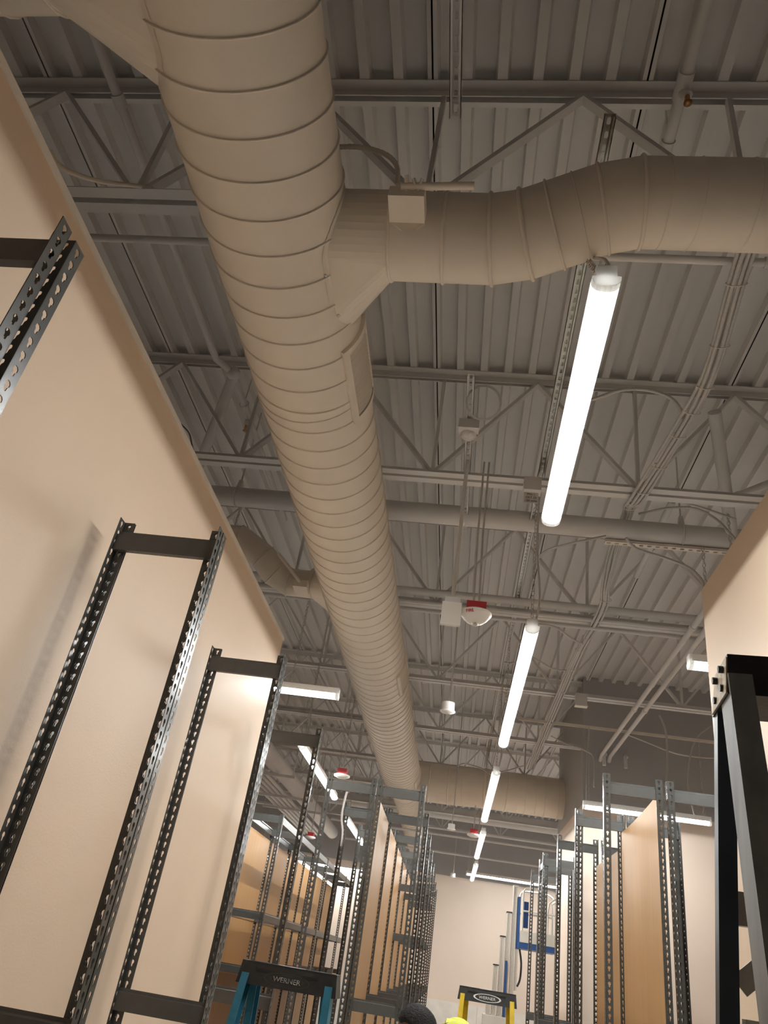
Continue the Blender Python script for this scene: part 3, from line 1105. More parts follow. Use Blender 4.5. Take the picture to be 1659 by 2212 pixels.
for i, xx in enumerate((-.016, .012)):
    part('cable', MB().tube([c + V((xx, 0, .075)), c + V((xx - .01, .02, .5)), c + V((xx - .01, .05, 1.02))], .006, 6), 'cable', t)
t = thing('control_box', 'white rectangular control box hanging beside the FIRE alarm', 'box', W(-.13, 3.52, 1.52))
c = W(-.128, 3.50, 1.555)
part('box_body', MB().box(c.x - .05, c.x + .05, c.y - .012, c.y + .012, c.z - .065, c.z + .06), 'white', t)
part('back_box', MB().box(c.x - .04, c.x + .04, c.y + .012, c.y + .06, c.z + .0, c.z + .10), 'paint', t)
part('conduit', MB().cyl(c + V((.0, .035, .10)), c + V((.0, .06, 1.0)), .011, 8), 'paint', t)


def sensor(p, top, label):
    p = V(p)
    t = thing('ceiling_sensor', label, 'sensor', p, 'hanging round sensors')
    part('sensor_body', MB().lathe([(0, .0), (.012, -.004), (.02, .0), (.04, .006), (.055, .014), (.056, .018), (.046, .02), (.046, .075), (.044, .08), (0, .082)], p, 24), 'white', t)
    part('stem', MB().tube([p + V((.004, 0, .08)), p + V((.012, .01, .35)), V((p.x + .01, p.y + .01, H + top))], .0065, 8), 'cable', t)
    return t


sensor(W(-.146, 5.3, 1.575), 2.48, 'white round sensor hanging on a cable beside the second lamp')
sensor(W(-.088, 10.5, 1.59), ZD, 'white round sensor hanging below the crossing duct')
sensor(W(-.025, 16.2, 1.6), 2.45, 'white round sensor hanging before the far grey wall')


def strobe(p, label, top=ZD):
    p = V(p)
    t = thing('smoke_alarm', label, 'alarm', p)
    part('dome', MB().lathe([(0, -.02), (.05, -.014), (.085, .0), (.088, .014), (.07, .024), (0, .024)], p, 24), 'white', t)
    part('red_box', MB().box(p.x - .05, p.x + .05, p.y - .05, p.y + .05, p.z + .022, p.z + .08), 'red', t)
    part('stem', MB().cyl(p + V((0, 0, .08)), V((p.x, p.y, H + top)), .007, 8), 'cable', t)


strobe(W(.21, 10.75, 1.60), 'white round alarm on a red box beside the fourth lamp', top=1.985)
strobe(W(-1.28, 8.2, 1.62), 'white round alarm on a red box above the centre shelving')
strobe(W(-2.45, 13.4, 1.60), 'white round alarm on a red box over the far left shelving')

t = thing('junction_box', 'grey junction box with a handwritten white label beside the nearest lamp end', 'box', W(.265, 3.66, 2.41))
jb = at(1150, 1052, Y=3.63)
part('box_body', MB().box(jb.x - .05, jb.x + .05, jb.y - .02, jb.y + .05, jb.z - .03, jb.z + .06), 'paint', t)
lbp = at(1147, 1075, Y=3.605)
part('paper_label', MB().box(lbp.x - .041, lbp.x + .041, lbp.y, lbp.y + .001, lbp.z - .036, lbp.z + .036), 'paper', t)
for i, s in enumerate(('PNL L', 'CKT 33', '120 volts')):
    tm = text_mesh(s, 0.019, .0004)
    tm.materials.append(M['black_ink'])
    o = link(bpy.data.objects.new('lettering', tm), t)
    o.location = lbp + V((0, -.001, .022 - .022 * i)) - ORG[t.name]
    o.rotation_euler = (PI / 2, 0, 0)
t = thing('junction_box', 'grey box with a white outlet cover under the fourth joist on the right', 'box', W(1.1, 7.3, 2.36))
c = at(1255, 1522, Y=7.25)
part('box_body', MB().box(c.x - .055, c.x + .055, c.y - .03, c.y + .04, c.z - .01, c.z + .10), 'paint', t)
part('outlet_cover', MB().box(c.x - .06, c.x + .06, c.y - .034, c.y + .034, c.z - .022, c.z - .01), 'white', t)
t = thing('junction_box', 'small grey box with a round sensor base on the short strut rail', 'box', W(-.12, 3.2, 2.5))
c = W(-.128, 3.2, 2.53)
part('box_body', MB().box(c.x - .055, c.x + .055, c.y - .02, c.y + .04, c.z - .02, c.z + .04), 'paint', t)
part('sensor_base', MB().lathe([(0, -.03), (.03, -.028), (.045, -.015), (.045, 0)], c + V((0, .05, -.01)), 20), 'paint', t)
mb = MB()
for k in range(3):
    rr = .085 + k * .004
    mb.tube([W(-.058 + rr * math.cos(a), 3.02 + .004 * k - rr * .80 * math.sin(a), 2.55 + .004 * k + rr * .62 * math.sin(a)) for a in [2 * PI * i / 28 for i in range(28)]], .0022, 5, closed=True)
solo('wire_coil', mb, 'cable', 'coil of thin wire hanging by the short strut rail', 'wire')

# ================================================================== CABLES
def cab(name, pts, r, label, m='cable', n=7, grp=None, ribs=False):
    pp = smooth_path(pts, 8)
    if ribs:
        # armoured cable: a gently ridged jacket
        L = [pp[0]]
        for a, b in zip(pp, pp[1:]):
            k = max(1, int((b - a).length / 0.006))
            L += [a.lerp(b, (i + 1) / k) for i in range(k)]
        mb = MB().tube(L, r, n, radii=[r * (1.0 if i % 2 else .86) for i in range(len(L))])
    else:
        mb = MB().tube(pp, r, n)
    return solo(name, mb, m, label, 'cable', grp)


# bundle along the right, resting over the joists
bun = thing('cable_bundle', 'bundle of armoured cables tied together running lengthwise on the right', 'cable', W(.9, 3.0, 2.46))
base = [W(.90, 1.2, 2.52), W(.90, 1.95, 2.50), W(.955, 2.59, 2.47), W(.935, 3.0, 2.465), W(.865, 3.66, 2.468), W(.90, 4.02, 2.64), W(.93, 4.26, 2.72), W(.90, 4.55, 2.62), W(.895, 4.85, 2.49), W(.925, 5.1, 2.462), W(.91, 5.52, 2.455), W(.885, 6.0, 2.455), W(.88, 7.1, 2.46), W(.88, 9.0, 2.47), W(.9, 10.5, 2.5)]
offs = [(-.03, 0, .004), (-.012, 0, -.006), (.007, 0, -.007), (.026, 0, .003), (0, 0, .012)]
for i, of in enumerate(offs):
    pts = [b + V(of) + V((random.uniform(-.008, .008), 0, random.uniform(-.003, .003))) for b in base]
    pp = smooth_path(pts, 8)
    L = [pp[0]]
    for a, b in zip(pp, pp[1:]):
        k = max(1, int((b - a).length / 0.008))
        L += [a.lerp(b, (j + 1) / k) for j in range(k)]
    part('armoured_cable', MB().tube(L, .0095, 7, radii=[.0098 if j % 2 else .0084 for j in range(len(L))]), 'cable', bun)
sp = smooth_path(base, 8)
mb = MB()
for i in (10, 14, 18, 22, 25, 28, 31, 34, 38, 42, 70, 74, 80, 84, 88, 92, 96, 100):
    if i < len(sp) - 1:
        t_ = (sp[i + 1] - sp[i]).normalized()
        a = t_.cross(V((0, 0, 1))).normalized()
        b = a.cross(t_)
        mb.tube([sp[i] + a * (.041 * math.cos(2 * PI * j / 16)) + b * (.018 * math.sin(2 * PI * j / 16)) for j in range(16)], .0025, 5, closed=True)
part('cable_tie', mb, 'white_trim', bun)

Z3 = 2.46
cab('flexible_cable', [at(1245, 872, Z=2.62), at(1290, 860, Z=2.60), at(1345, 842, Z=2.6), at(1400, 843, Z=2.6), at(1445, 858, Z=2.58), at(1470, 885, Z=2.55), at(1479, 920, Z=2.50), at(1470, 950, Z=2.48)], .010, 'armoured cable arching from the nearest lamp to the bundle', ribs=True)
cab('flexible_cable', [at(1152, 1250, Z=2.3), at(1158, 1215, Z=2.42), at(1180, 1190, Z=2.46), at(1230, 1175, Z=2.47), at(1310, 1158, Z=2.5)], .009, 'armoured cable looping from the second lamp up to the sprinkler main', ribs=True)
cab('flexible_cable', [at(1352, 1162, Z=2.5), at(1375, 1185, Z=2.46), at(1430, 1203, Z=2.44), at(1480, 1222, Z=2.4), at(1508, 1243, Z=2.3), at(1522, 1270, Z=2.15), at(1532, 1330, Z=1.9)], .010, 'armoured cable drooping from the strut rail toward the right wall corner', ribs=True)
cab('flexible_cable', [at(1380, 1110, Z=2.72), at(1440, 1098, Z=2.72), at(1500, 1098, Z=2.7), at(1545, 1120, Z=2.6), at(1580, 1155, Z=2.45), at(1610, 1190, Z=2.3)], .008, 'grey cable curving over the sprinkler main beside the right wall')
cab('flexible_cable', [at(1240, 1068, Z=2.56), at(1330, 1068, Z=2.56), at(1420, 1075, Z=2.56), at(1500, 1092, Z=2.56), at(1590, 1122, Z=2.55)], .007, 'thin cable lying along the second joist on the right')
cab('flexible_cable', [at(1050, 1120, Z=2.7), at(1056, 1060, Z=2.6), at(1075, 1040, Z=2.58), at(1110, 1042, Z=2.57), at(1150, 1045, Z=2.55)], .007, 'thin cable looping up from the sprinkler main to the labelled box')
cab('flexible_cable', [at(722, 318, Z=2.6), at(760, 317, Z=2.58), at(800, 322, Z=2.56), at(840, 338, Z=2.52), at(858, 362, Z=2.48), at(858, 398, Z=2.42)], .0105, 'pale ribbed flexible conduit over the takeoff at the top', 'duct', ribs=True)
cab('flexible_cable', [at(108, 325, Z=2.30), at(122, 352, Z=2.28), at(160, 375, Z=2.30), at(220, 392, Z=2.36), at(300, 402, Z=2.5), at(330, 408, Z=2.55)], .0095, 'ribbed flexible conduit drooping from the left wall top to the first joist', 'duct', ribs=True)
cab('wall_cable', [V((-1.375, 1.55, H + 1.883)), V((-1.38, 1.9, H + 1.885)), V((-1.378, 2.3, H + 1.886)), V((-1.385, 2.62, H + 1.883))], .009, 'dark cable lying on top of the left wall', 'black')
cab('wall_cable', [V((-1.365, 2.5, H + 1.885)), V((-1.35, 2.58, H + 1.893)), V((-1.36, 2.68, H + 1.886)), V((-1.38, 2.9, H + 1.884))], .0035, 'thin dark cable tangled on top of the left wall', 'black')
cab('flexible_cable', [at(1090, 1430, Z=2.4), at(1108, 1432, Z=2.42), at(1140, 1418, Z=2.44), at(1165, 1428, Z=2.44), at(1195, 1445, Z=2.44), at(1228, 1448, Z=2.46), at(1240, 1440, Z=2.47)], .007, 'thin cable swagged behind the second lamp')
cab('flexible_cable', [at(1162, 1349, Z=1.69), at(1200, 1355, Z=2.0), at(1228, 1375, Z=2.2), at(1250, 1388, Z=2.40), at(1262, 1392, Z=2.45)], .008, 'grey cable from the second lamp end up to the bundle', ribs=False)
cab('flexible_cable', [at(1190, 1590, Z=2.46), at(1220, 1605, Z=2.4), at(1265, 1622, Z=2.2), at(1283, 1640, Z=2.05), at(1283, 1700, Z=1.75)], .008, 'cable drooping to the far right lamp past the grey wall', 'cable')
cab('flexible_cable', [at(1350, 1585, Y=9.0), at(1400, 1605, Y=8.9), at(1460, 1628, Y=8.9), at(1520, 1637, Y=9.0), at(1560, 1637, Y=9.0)], .007, 'thin cable swagged across the grey wall on the right', 'white_trim')
cab('flexible_cable', [at(1425, 1545, Y=8.1), at(1438, 1580, Y=8.1), at(1442, 1640, Y=8.1), at(1438, 1700, Y=8.1)], .012, 'pale cable drop in front of the grey wall above the right shelving', 'cable')
cab('flexible_cable', [at(1535, 1568, Y=8.2), at(1505, 1595, Y=8.2), at(1490, 1640, Y=8.2), at(1487, 1700, Y=8.2), at(1500, 1760, Y=8.2)], .010, 'curved cable dropping to the farthest right lamp', 'cable')
cab('flexible_cable', [at(988, 1655, Y=10.2), at(1005, 1650, Y=10.2), at(1040, 1660, Y=10.2), at(1060, 1672, Y=10.2), at(1095, 1665, Y=10.0), at(1130, 1655, Y=9.6)], .009, 'dark cable lying over the crossing duct')
cab('flexible_tube', [at(753, 1700, Y=6.9), at(744, 1730, Y=6.9), at(738, 1765, Y=6.9), at(740, 1795, Y=6.9), at(737, 1828, Y=6.9)], .010, 'white tube hanging over the centre shelving', 'pink_tube', ribs=True)
t = thing('hook_chain', 'loose chain hanging from the slotted rail at the right wall', 'chain', W(1.4, 4.27, 2.5))
part('chain', chain_mb(at(1518, 1182, Y=4.24), at(1524, 1262, Y=4.24)), 'chrome', t)

# ================================================================== LADDERS
def ladder(loc, yaw, ztop, label, fibre, web=None, flange=.028, rear_flange=None, flush=False, rear_d=None, extra_bars=(), wc=0.37, dep=0.12, hc=0.075, wb=0.50, splay=(0.50, 0.42), emblem=None, worn_end=False, steps=6, rail_d=0.075, inner=None):
    t = thing('step_ladder', label, 'ladder', loc, None, yaw)
    zt = ztop
    zb = zt - hc
    L = dict(local=True)
    # cap: flared box with a rimmed tray top
    cp = MB()
    a, b = wc / 2 - .008, wc / 2
    c, d = dep / 2 - .012, dep / 2
    cp.hexa([(-b, -d, zb), (b, -d, zb), (b, d, zb), (-b, d, zb), (-a, -c, zt - .008), (a, -c, zt - .008), (a, c, zt - .008), (-a, c, zt - .008)])
    w = .012
    for x0, x1, y0, y1 in ((-a, a, -c, -c + w), (-a, a, c - w, c), (-a, -a + w, -c + w, c - w), (a - w, a, -c + w, c - w), (-.05, .05, -c + w, c - w)):
        cp.box(x0, x1, y0, y1, zt - .008, zt)
    cap = part('top_cap', cp, 'cap', t, **L)
    # moulded slots on the front face
    sl_ = MB()
    ny = lambda z: -(c + (d - c) * (zt - z) / hc)
    for x0, x1 in ((-.125, -.065), (.055, .115)):
        z = zt - .024
        sl_.box(x0, x1, ny(z) - .0015, ny(z) + .003, z - .006, z + .004)
    if not worn_end:
        for xs in (-.125, .055):
            z = zt - .024
            part('moulded_slot', MB().box(xs, xs + .06, ny(z) - .0015, ny(z) + .003, z - .006, z + .004), 'black', cap, **L)
    if emblem:
        ring, ink, rw = emblem
        e = MB()
        zc = zt - hc * .60
        n = 36
        A = [(.088 * math.cos(2 * PI * i / n), .0215 * math.sin(2 * PI * i / n)) for i in range(n)]
        B = [((.088 - rw * 1.9) * math.cos(2 * PI * i / n) - .0, (.0215 - rw * .55) * math.sin(2 * PI * i / n)) for i in range(n)]
        f = lambda p: V((p[0], ny(zc + p[1]) - .0016, zc + p[1]))
        e.add([f(p) for p in A] + [f(p) for p in B], [(i, (i + 1) % n, n + (i + 1) % n, n + i) for i in range(n)])
        part('emblem_ring', e, ring, cap, **L)
        if rw < .004:
            e2 = MB()
            e2.add([f((p[0] * .72, p[1] * .72)) for p in A] + [f((p[0] * .70, p[1] * .69)) for p in A], [(i, (i + 1) % n, n + (i + 1) % n, n + i) for i in range(n)])
            part('emblem_ring', e2, ring, cap, **L)
        tm = text_mesh('WERNER', .0235, .0006)
        tm.materials.append(M[ink])
        o = link(bpy.data.objects.new('lettering', tm), cap)
        o.location = (0, ny(zc) - .0022, zc - .001)
        o.rotation_euler = (PI / 2 - math.atan2(d - c, hc), 0, 0)
        o.scale = (1.12, 1, 1)
    if worn_end:
        wl = MB().hexa([(-b - .0015, -d + .004, zb + .003), (-b + .002, -d + .004, zb + .003), (-b + .002, d - .004, zb + .003), (-b - .0015, d - .004, zb + .003),
                        (-a - .0015, -c + .003, zt - .004), (-a + .002, -c + .003, zt - .004), (-a + .002, c - .003, zt - .004), (-a - .0015, c - .003, zt - .004)])
        part('worn_end_label', wl, 'worn_label', cap, 'peeling tan label on the cap end', **L)
        for y, z in ((-.03, zt - .02), (.02, zt - .022), (-.03, zt - .052), (.025, zt - .055)):
            part('bolt', MB().cyl((-b - .004, y, z), (-b + .004, y, z), .0062, 10), 'black', cap, **L)
    # rails: outward facing channels
    ty = rail_d / 2

    def rail(side, yt, yf, xt, xb, name, m, ty=ty, flange=flange):
        p, q = V((side * xt, yt, zb + .035)), V((side * xb, yf, 0.02))
        t_ = .005
        fl = flange
        pr = [(0, -ty), (0, ty), (-fl, ty), (-fl, ty - t_), (-t_, ty - t_), (-t_, -ty + t_), (-fl, -ty + t_), (-fl, -ty)]
        # u is along +x for the right rail, mirrored for the left one
        ax = (q - p).normalized()
        mb = MB()
        vs = []
        for P_ in (p, q):
            for u, v in pr:
                vs.append(P_ + V((side * u, v, 0)))
        n = len(pr)
        mb.add(vs, [(i, (i + 1) % n, n + (i + 1) % n, n + i) for i in range(n)] + [tuple(range(n)), tuple(range(n, 2 * n))])
        r_ = part(name, mb, m, t, **L)
        part('foot', MB().box(q.x - .035, q.x + .035, yf - .05, yf + .05, 0.0, .035), 'black', r_, **L)
        return r_
    xt = wc / 2 - (.004 if flush else .018)
    xf = wb / 2
    web = web or fibre
    for s in (-1, 1):
        rail(s, -dep / 2 + .035, -splay[0], xt, xf, 'front_rail', fibre)
        rail(s, dep / 2 - .022, splay[1], xt - (0 if flush else .022), xf - (0 if flush else .05), 'rear_rail', inner or fibre, ty=(rear_d or rail_d) / 2, flange=rear_flange or flange)
    for z in extra_bars:
        k = z / zb
        y2 = splay[1] + (.03 - splay[1]) * k
        x2 = xf + (xt - xf) * k - .01
        part('rear_cross_bar', MB().box(-x2, x2, y2 + .012, y2 + .03, z - .024, z + .024), 'alu', t, **L)
        part('brace', MB().bar((-x2 + .012, y2 + .02, z - .105), (-x2 + .16, y2 + .02, z + .02), .03, .004, up=(0, 1, 0)), 'alu', t, **L)
    # steps and rear cross bars
    for i in range(1, steps):
        k = i * .305 / zb
        y = -splay[0] + (splay[0] - .03) * k
        x = xf + (xt - xf) * k - .006
        z = i * .305
        part('step', MB().box(-x, x, y - .04, y + .035, z, z + .006).box(-x, x, y - .04, y - .036, z - .03, z).box(-x, x, y + .031, y + .035, z - .03, z), 'alu', t, **L)
        y2 = splay[1] + (.03 - splay[1]) * k
        x2 = xf - .05 + (xt - .022 - xf + .05) * k - .006
        part('rear_cross_bar', MB().box(-x2, x2, y2 - .012, y2 + .012, z - .025, z + .025), 'alu', t, **L)
        if i in (1, steps - 1):
            part('brace', MB().bar((x2 * .98, y2 - .01, z - .02), (x2 * .3, y2 - .016, z - .24 if i > 1 else z + .25), .022, .004, up=(0, 1, 0)), 'alu', t, **L)
            part('brace', MB().bar((-x2 * .98, y2 - .01, z - .02), (-x2 * .3, y2 - .016, z - .24 if i > 1 else z + .25), .022, .004, up=(0, 1, 0)), 'alu', t, **L)
    zsp = zb * .55
    ka = zsp / zb
    for s in (-1, 1):
        x = s * (xf + (xt - xf) * ka - .036)
        part('spreader_bar', MB().bar((x, -splay[0] + (splay[0] - .03) * ka, zsp), (x, splay[1] + (.03 - splay[1]) * ka, zsp), .004, .025), 'alu', t, **L)
    return t


bl = ladder((-.583, 3.3, 0), math.radians(-1.5), H - .066, 'teal blue fibreglass step ladder with black cap and worn emblem, in the left foreground', 'blue_fibre', emblem=('grey_ink', 'worn_ink', .0012), wc=.385)
ye = ladder((.278, 5.72, 0), math.radians(-4), H - .055, 'yellow fibreglass step ladder with black cap and white oval emblem', 'yellow_fibre', emblem=('white_ink', 'white_ink', .0062), wc=.375)
rl = ladder((.41 + .30, 1.22, 0), math.radians(-6), H + .512, 'tall dark grey ladder with a black cap at the right edge', 'slate_fibre', wc=.60, dep=.125, hc=.072, wb=.80, splay=(.72, .42), worn_end=True, steps=7, inner='slate_dark', rail_d=.07, flange=.036, rear_flange=.028, flush=True, rear_d=.03, extra_bars=(2.0,))

# ================================================================== PERSON
def person():
    root = thing('person', 'person with short black hair in a lime yellow shirt, leaning forward beside the shelving', 'person', (.2, 4.75, 0))
    o0 = V((.2, 4.75, 0))
    J = {}
    # body leaning toward -X
    pts = {'pel': ((.34, 4.78, .95), .15), 'spine': ((.28, 4.78, 1.12), .135), 'chest': ((.13, 4.78, 1.43), .155), 'neck0': ((.03, 4.78, 1.56), .085), 'neck1': ((-.05, 4.775, 1.55), .06), 'headb': ((-.085, 4.765, 1.56), .062)}
    edges = [('pel', 'spine'), ('spine', 'chest'), ('chest', 'neck0'), ('neck0', 'neck1'), ('neck1', 'headb')]
    for s, n in ((-1, 'a'), (1, 'b')):
        y = 4.78 + s * .0
        pts['sh' + n] = ((.09, 4.78 + s * .17, 1.555), .085)
        pts['el' + n] = ((.02 - .03 * s, 4.78 + s * .25, 1.15), .046)
        pts['wr' + n] = ((-.22, 4.78 + s * .17, 1.06), .030)
        pts['pa' + n] = ((-.29, 4.78 + s * .15, 1.055), .034)
        pts['hip' + n] = ((.34, 4.78 + s * .10, .90), .098)
        pts['kn' + n] = ((.27 + .05 * s, 4.78 + s * .12, .48), .062)
        pts['an' + n] = ((.36 + .09 * s, 4.78 + s * .13, .09), .042)
        pts['toe' + n] = ((.22 + .09 * s, 4.78 + s * .15, .045), .038)
        edges += [('chest', 'sh' + n), ('sh' + n, 'el' + n), ('el' + n, 'wr' + n), ('wr' + n, 'pa' + n), ('pel', 'hip' + n), ('hip' + n, 'kn' + n), ('kn' + n, 'an' + n), ('an' + n, 'toe' + n)]
        for f in range(4):
            dy = (f - 1.5) * .017 * s
            l = (.042, .050, .046, .036)[f]
            pts[f'k{f}' + n] = ((-.325, 4.78 + s * .15 + dy, 1.052), .0095)
            pts[f'm{f}' + n] = ((-.325 - l * .6, 4.78 + s * .15 + dy * 1.1, 1.040), .0085)
            pts[f't{f}' + n] = ((-.325 - l * .8, 4.78 + s * .15 + dy * 1.1, 1.018), .007)
            edges += [('pa' + n, f'k{f}' + n), (f'k{f}' + n, f'm{f}' + n), (f'm{f}' + n, f't{f}' + n)]
        pts['th0' + n] = ((-.275, 4.78 + s * .11, 1.045), .011)
        pts['th1' + n] = ((-.315, 4.78 + s * .095, 1.03), .009)
        edges += [('pa' + n, 'th0' + n), ('th0' + n, 'th1' + n)]

    def skin(keys, name, m, grow=1.0, parent=None, sub=2):
        ks = [k for k in pts if k in keys]
        idx = {k: i for i, k in enumerate(ks)}
        me = bpy.data.meshes.new(name)
        me.from_pydata([V(pts[k][0]) - o0 for k in ks], [(idx[a], idx[b]) for a, b in edges if a in idx and b in idx], [])
        ob = bpy.data.objects.new(name, me)
        C.objects.link(ob)
        md = ob.modifiers.new('skin', 'SKIN')
        md.use_smooth_shade = True
        for i, k in enumerate(ks):
            r = pts[k][1] * grow
            fx = 1.0
            sv = me.skin_vertices[0].data[i]
            if k in ('chest', 'spine', 'pel'):
                sv.radius = (r * .85, r * 1.12)
            else:
                sv.radius = (r, r)
            sv.use_root = (k == ks[0])
        s2 = ob.modifiers.new('sub', 'SUBSURF')
        s2.levels = sub
        s2.render_levels = sub
        dg = bpy.context.evaluated_depsgraph_get()
        me2 = bpy.data.meshes.new_from_object(ob.evaluated_get(dg))
        bpy.data.objects.remove(ob)
        me2.materials.clear()
        me2.materials.append(M[m])
        for p in me2.polygons: p.use_smooth = True
        r_ = link(bpy.data.objects.new(name, me2), root)
        return r_
    body = skin(set(pts), 'body', 'skin')

    def garment(mb, rings_, n=28):
        """elliptical rings: centre, half width across the body, half depth"""
        vs = []
        k = len(rings_)
        for i, (c, ry, rn) in enumerate(rings_):
            c = V(c)
            a, b = V(rings_[max(0, i - 1)][0]), V(rings_[min(k - 1, i + 1)][0])
            t_ = (b - a).normalized()
            nn = V((0, 1, 0)).cross(t_).normalized()
            for q_ in range(n):
                g_ = 2 * PI * q_ / n
                vs.append(c + V((0, 1, 0)) * (ry * math.cos(g_)) + nn * (rn * math.sin(g_)))
        mb.add(vs, [(i * n + q_, i * n + (q_ + 1) % n, (i + 1) * n + (q_ + 1) % n, (i + 1) * n + q_) for i in range(k - 1) for q_ in range(n)], True)
    y = 4.78
    sh = MB()
    garment(sh, [((.36, y, .84), .176, .150), ((.355, y, .93), .180, .152), ((.32, y, 1.06), .176, .150), ((.265, y, 1.2), .182, .156), ((.19, y, 1.35), .198, .165), ((.115, y, 1.47), .205, .155), ((.055, y, 1.545), .180, .118), ((.015, y, 1.572), .105, .088), ((.005, y, 1.575), .085, .075)])
    part('shirt', sh, 'hivis', root)
    jn = MB()
    garment(jn, [((.36, y, .98), .168, .135), ((.36, y, .86), .172, .14), ((.352, y, .76), .165, .13)])
    for s, n in ((-1, 'a'), (1, 'b')):
        h_, k_, a_ = V(pts['hip' + n][0]), V(pts['kn' + n][0]), V(pts['an' + n][0])
        jn.tube([h_ + V((0, 0, .05)), h_.lerp(k_, .3), h_.lerp(k_, .7), k_, k_.lerp(a_, .4), a_ + V((0, 0, .02))], .1, 16, radii=[.112, .112, .09, .078, .072, .062], caps=False)
    part('jeans', jn, 'jeans', root)
    for s, n in ((-1, 'a'), (1, 'b')):
        p = V(pts['an' + n][0])
        q = V(pts['toe' + n][0])
        part('boot', MB().tube([p + V((.04, 0, .03)), p + V((.03, 0, -.04)), p.lerp(q, .5) + V((0, 0, -.015)), q + V((-.03, 0, 0)), q + V((-.05, 0, -.01))], .05, 12, radii=[.052, .052, .05, .043, .02]), 'shoe', root)
        # sleeves
        a, b = V(pts['sh' + n][0]), V(pts['el' + n][0])
        part('sleeve', MB().ball(a, .10, .098, .098, 16, 10).tube([a, a.lerp(b, .3), a.lerp(b, .62)], .08, 16, radii=[.098, .084, .072], caps=False), 'hivis', root)
    # head: turned to the left of the picture and tilted down
    hc = V((-.118, 4.74, 1.568))
    hm = MB()
    fwd = V((-.80, -.12, -.42)).normalized()
    side = fwd.cross(V((0, 0, 1))).normalized()
    upv = side.cross(fwd)
    n, m_ = 24, 18

    def hp(th, ph):
        # th around (0 = face), ph from chin (-90) to crown (+90)
        cx = math.cos(ph)
        x, y, z = math.cos(th) * cx, math.sin(th) * cx, math.sin(ph)
        rx, ry, rz = .094, .073, .114
        face = max(0, math.cos(th))
        back = max(0, -math.cos(th))
        r = V((x * rx, y * ry, z * rz))
        if z < 0:
            r.y *= 1 - .25 * (-z)
            r.x *= 1 + .05 * face - .28 * back * (-z)
        g = lambda t0, p0, st, sp_: math.exp(-((th - t0) / st) ** 2 - ((ph - p0) / sp_) ** 2)
        nose = g(0, -.22, .16, .17) * .024 + g(0, -.02, .11, .2) * .011
        eyes = -(g(.42, .03, .2, .11) + g(-.42, .03, .2, .11)) * .010
        brow = (g(.38, .22, .34, .09) + g(-.38, .22, .34, .09)) * .004
        lips = (g(0, -.52, .26, .055) + g(0, -.64, .22, .055)) * .007 - g(0, -.58, .26, .025) * .004
        chin = g(0, -.92, .35, .16) * .010
        r.x += nose + eyes + brow + lips + chin
        return hc + fwd * r.x + side * r.y + upv * r.z
    vs, fs = [], []
    for i in range(m_ + 1):
        ph = -PI / 2 + PI * i / m_
        for j in range(n * 2):
            vs.append(hp(-PI + 2 * PI * j / (n * 2), ph))
    q = n * 2
    for i in range(m_):
        for j in range(q):
            fs.append((i * q + j, i * q + (j + 1) % q, (i + 1) * q + (j + 1) % q, (i + 1) * q + j))
    hm.add(vs, fs, True)
    hd = part('head', hm, 'skin', root)
    # hair cap
    hr = MB()
    vs, fs = [], []
    for i in range(13):
        for j in range(q):
            th = -PI + 2 * PI * j / q
            ph0 = .55 if abs(th) < .9 else (.1 if abs(th) < 1.5 else -.62)
            w_ = 1 / (1 + math.exp((abs(th) - 1.35) * 7))
            ph0 = .62 * w_ + -.60 * (1 - w_)
            ph = ph0 + (PI / 2 - ph0) * i / 12
            c_ = hp(th, ph)
            g = .016 * min(1, i / 2.0) + random.uniform(-.002, .002)
            vs.append(c_ + (c_ - hc).normalized() * (g - .002))
    for i in range(12):
        for j in range(q):
            fs.append((i * q + j, i * q + (j + 1) % q, (i + 1) * q + (j + 1) % q, (i + 1) * q + j))
    hr.add(vs, fs, True)
    part('hair', hr, 'hair', root)
    for s in (-1, 1):
        e = hc + fwd * -.008 + side * (s * .078) + upv * -.008
        em = MB()
        em.tube([e + upv * (.03 * math.sin(a)) + fwd * (-.017 * math.cos(a) - .004) + side * (s * .006) for a in [2 * PI * k / 12 for k in range(12)]], .0065, 6, closed=True)
        em.ball(e + fwd * -.004, .010, .010, .016)
        part('ear', em, 'skin', hd)
        y_ = hp(.42 * s, .03) + fwd * -.004
        part('eye', MB().ball(y_, .011, n=10, m=8), 'eye', hd)
    return root


person()

# ================================================================== LIFT
LX, LY = 1.03, 16.4
lf = thing('mast_lift', 'white and blue personnel lift with raised platform in the far right corner', 'lift', (LX, LY, 0))
part('chassis', MB().box(LX - .35, LX + .95, LY - .38, LY + .38, .12, .62).box(LX - .3, LX + .2, LY - .3, LY + .3, .62, 1.32), 'lift_white', lf)
for sx in (-.25, .85):
    for sy in (-.36, .36):
        part('wheel', MB().cyl((LX + sx, LY + sy - .05, .13), (LX + sx, LY + sy + .05, .13), .13, 18), 'black', lf)
zs = [(-.20, 0.60, 1.62), (-.10, .70, 2.10), (0.0, .85, 2.58), (.10, 1.0, 3.0), (.20, 1.1, 3.47)]
zs = [(x, z0, z1) for x, z0, z1 in zs]
for i, (xx, z0, z1) in enumerate(zs):
    mb = MB()
    mb.box(LX + xx - .055, LX + xx + .02, LY - .09, LY + .09, z0, z1)
    mb.box(LX + xx - .055, LX + xx - .04, LY - .11, LY - .09, z0, z1)
    mb.box(LX + xx + .005, LX + xx + .02, LY - .11, LY - .09, z0, z1)
    ms = part('mast_section', mb, 'alu', lf)
    part('top_plate', MB().box(LX + xx - .065, LX + xx + .035, LY - .12, LY + .10, z1, z1 + .02), 'black' if i < 4 else 'lift_white', ms)
part('blue_column', MB().box(LX + .045, LX + .085, LY - .16, LY - .12, .7, 2.2), 'lift_blue', lf, 'blue column beside the mast')
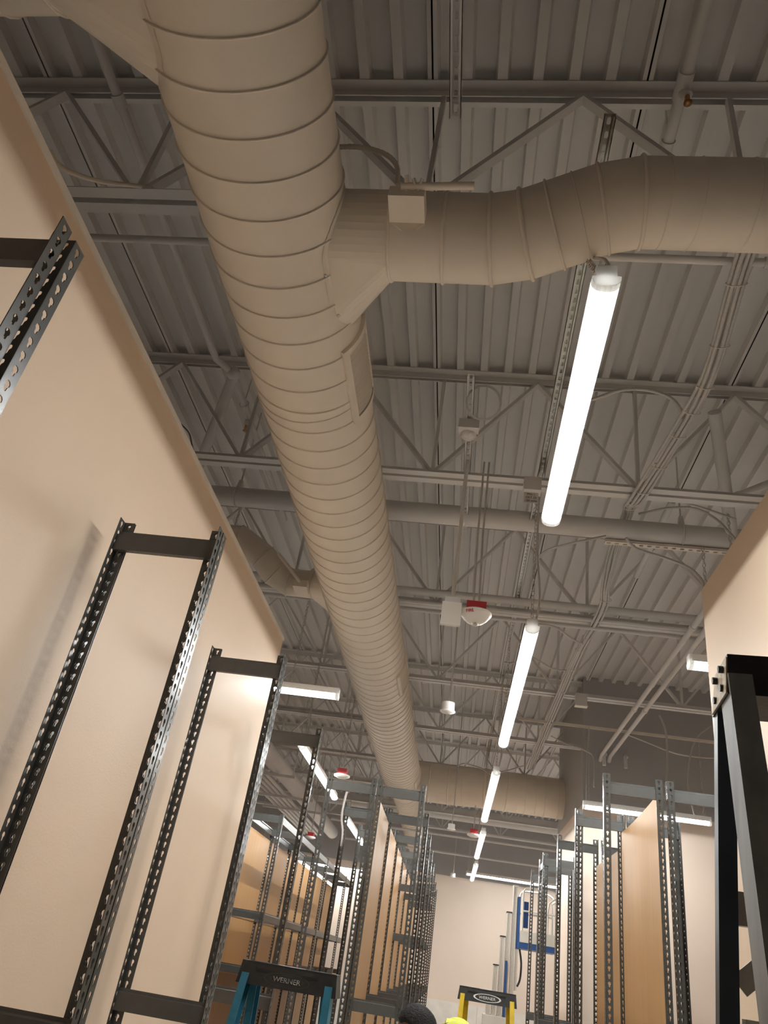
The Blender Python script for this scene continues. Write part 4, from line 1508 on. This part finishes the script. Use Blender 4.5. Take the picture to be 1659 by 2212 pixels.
part('carriage', MB().box(LX + .235, LX + .285, LY - .12, LY + .1, 2.42, 3.30), 'lift_blue', lf, 'blue carriage behind the platform')
pl = MB().box(LX + .26, LX + .96, LY - .36, LY + .36, 2.43, 2.53)
part('platform_base', pl, 'lift_blue', lf)
tbm = MB()
tbm.box(LX + .28, LX + .96, LY - .37, LY - .355, 2.53, 2.72).box(LX + .28, LX + .96, LY + .355, LY + .37, 2.53, 2.72).box(LX + .955, LX + .97, LY - .37, LY + .37, 2.53, 2.72)
part('toe_board', tbm, 'lift_white', lf)
for yy in (LY - .36, LY + .36):
    part('guard_rail', MB().tube(smooth_path([V((LX + .31, yy, 2.72)), V((LX + .31, yy, 3.30)), V((LX + .335, yy, 3.41)), V((LX + .42, yy, 3.45)), V((LX + .82, yy, 3.45)), V((LX + .92, yy, 3.41)), V((LX + .95, yy, 3.33)), V((LX + .95, yy, 2.72))], 4), .017, 8), 'lift_white', lf)
    part('mid_rail', MB().cyl((LX + .31, yy, 3.05), (LX + .95, yy, 3.05), .015, 8), 'lift_white', lf)
part('cross_rail', MB().cyl((LX + .95, LY - .36, 3.3), (LX + .95, LY + .36, 3.3), .017, 8), 'lift_white', lf)
part('gate_bar', MB().tube([V((LX + .95, LY - .36, 3.36)), V((LX + .80, LY - .33, 3.24)), V((LX + .78, LY - .33, 3.1)), V((LX + .78, LY - .33, 2.72))], .015, 8), 'lift_white', lf)
part('control_unit', MB().box(LX + .37, LX + .46, LY + .1, LY + .25, 2.80, 3.25), 'lift_blue', lf)
part('lift_hose', MB().tube(smooth_path([V((LX + .30, LY - .13, 2.42)), V((LX + .34, LY - .13, 2.2)), V((LX + .33, LY - .13, 1.95)), V((LX + .28, LY - .13, 1.82))], 5), .018, 8), 'black', lf)
part('side_bracket', MB().box(LX + .235, LX + .275, LY - .1, LY, 1.75, 2.42), 'alu', lf)
cb = MB()
for k in range(7):
    rr = .13 - .004 * (k % 3)
    cb.tube([V((LX + .52 + rr * math.cos(a), LY - .12 + rr * .8 * math.sin(a), 2.56 + k * .025 + .01 * math.sin(3 * a))) for a in [2 * PI * i / 20 for i in range(20)]], .013, 6, closed=True)
solo('cable_coil', cb, 'cable', 'tan coil of cable lying on the lift platform', 'cable')
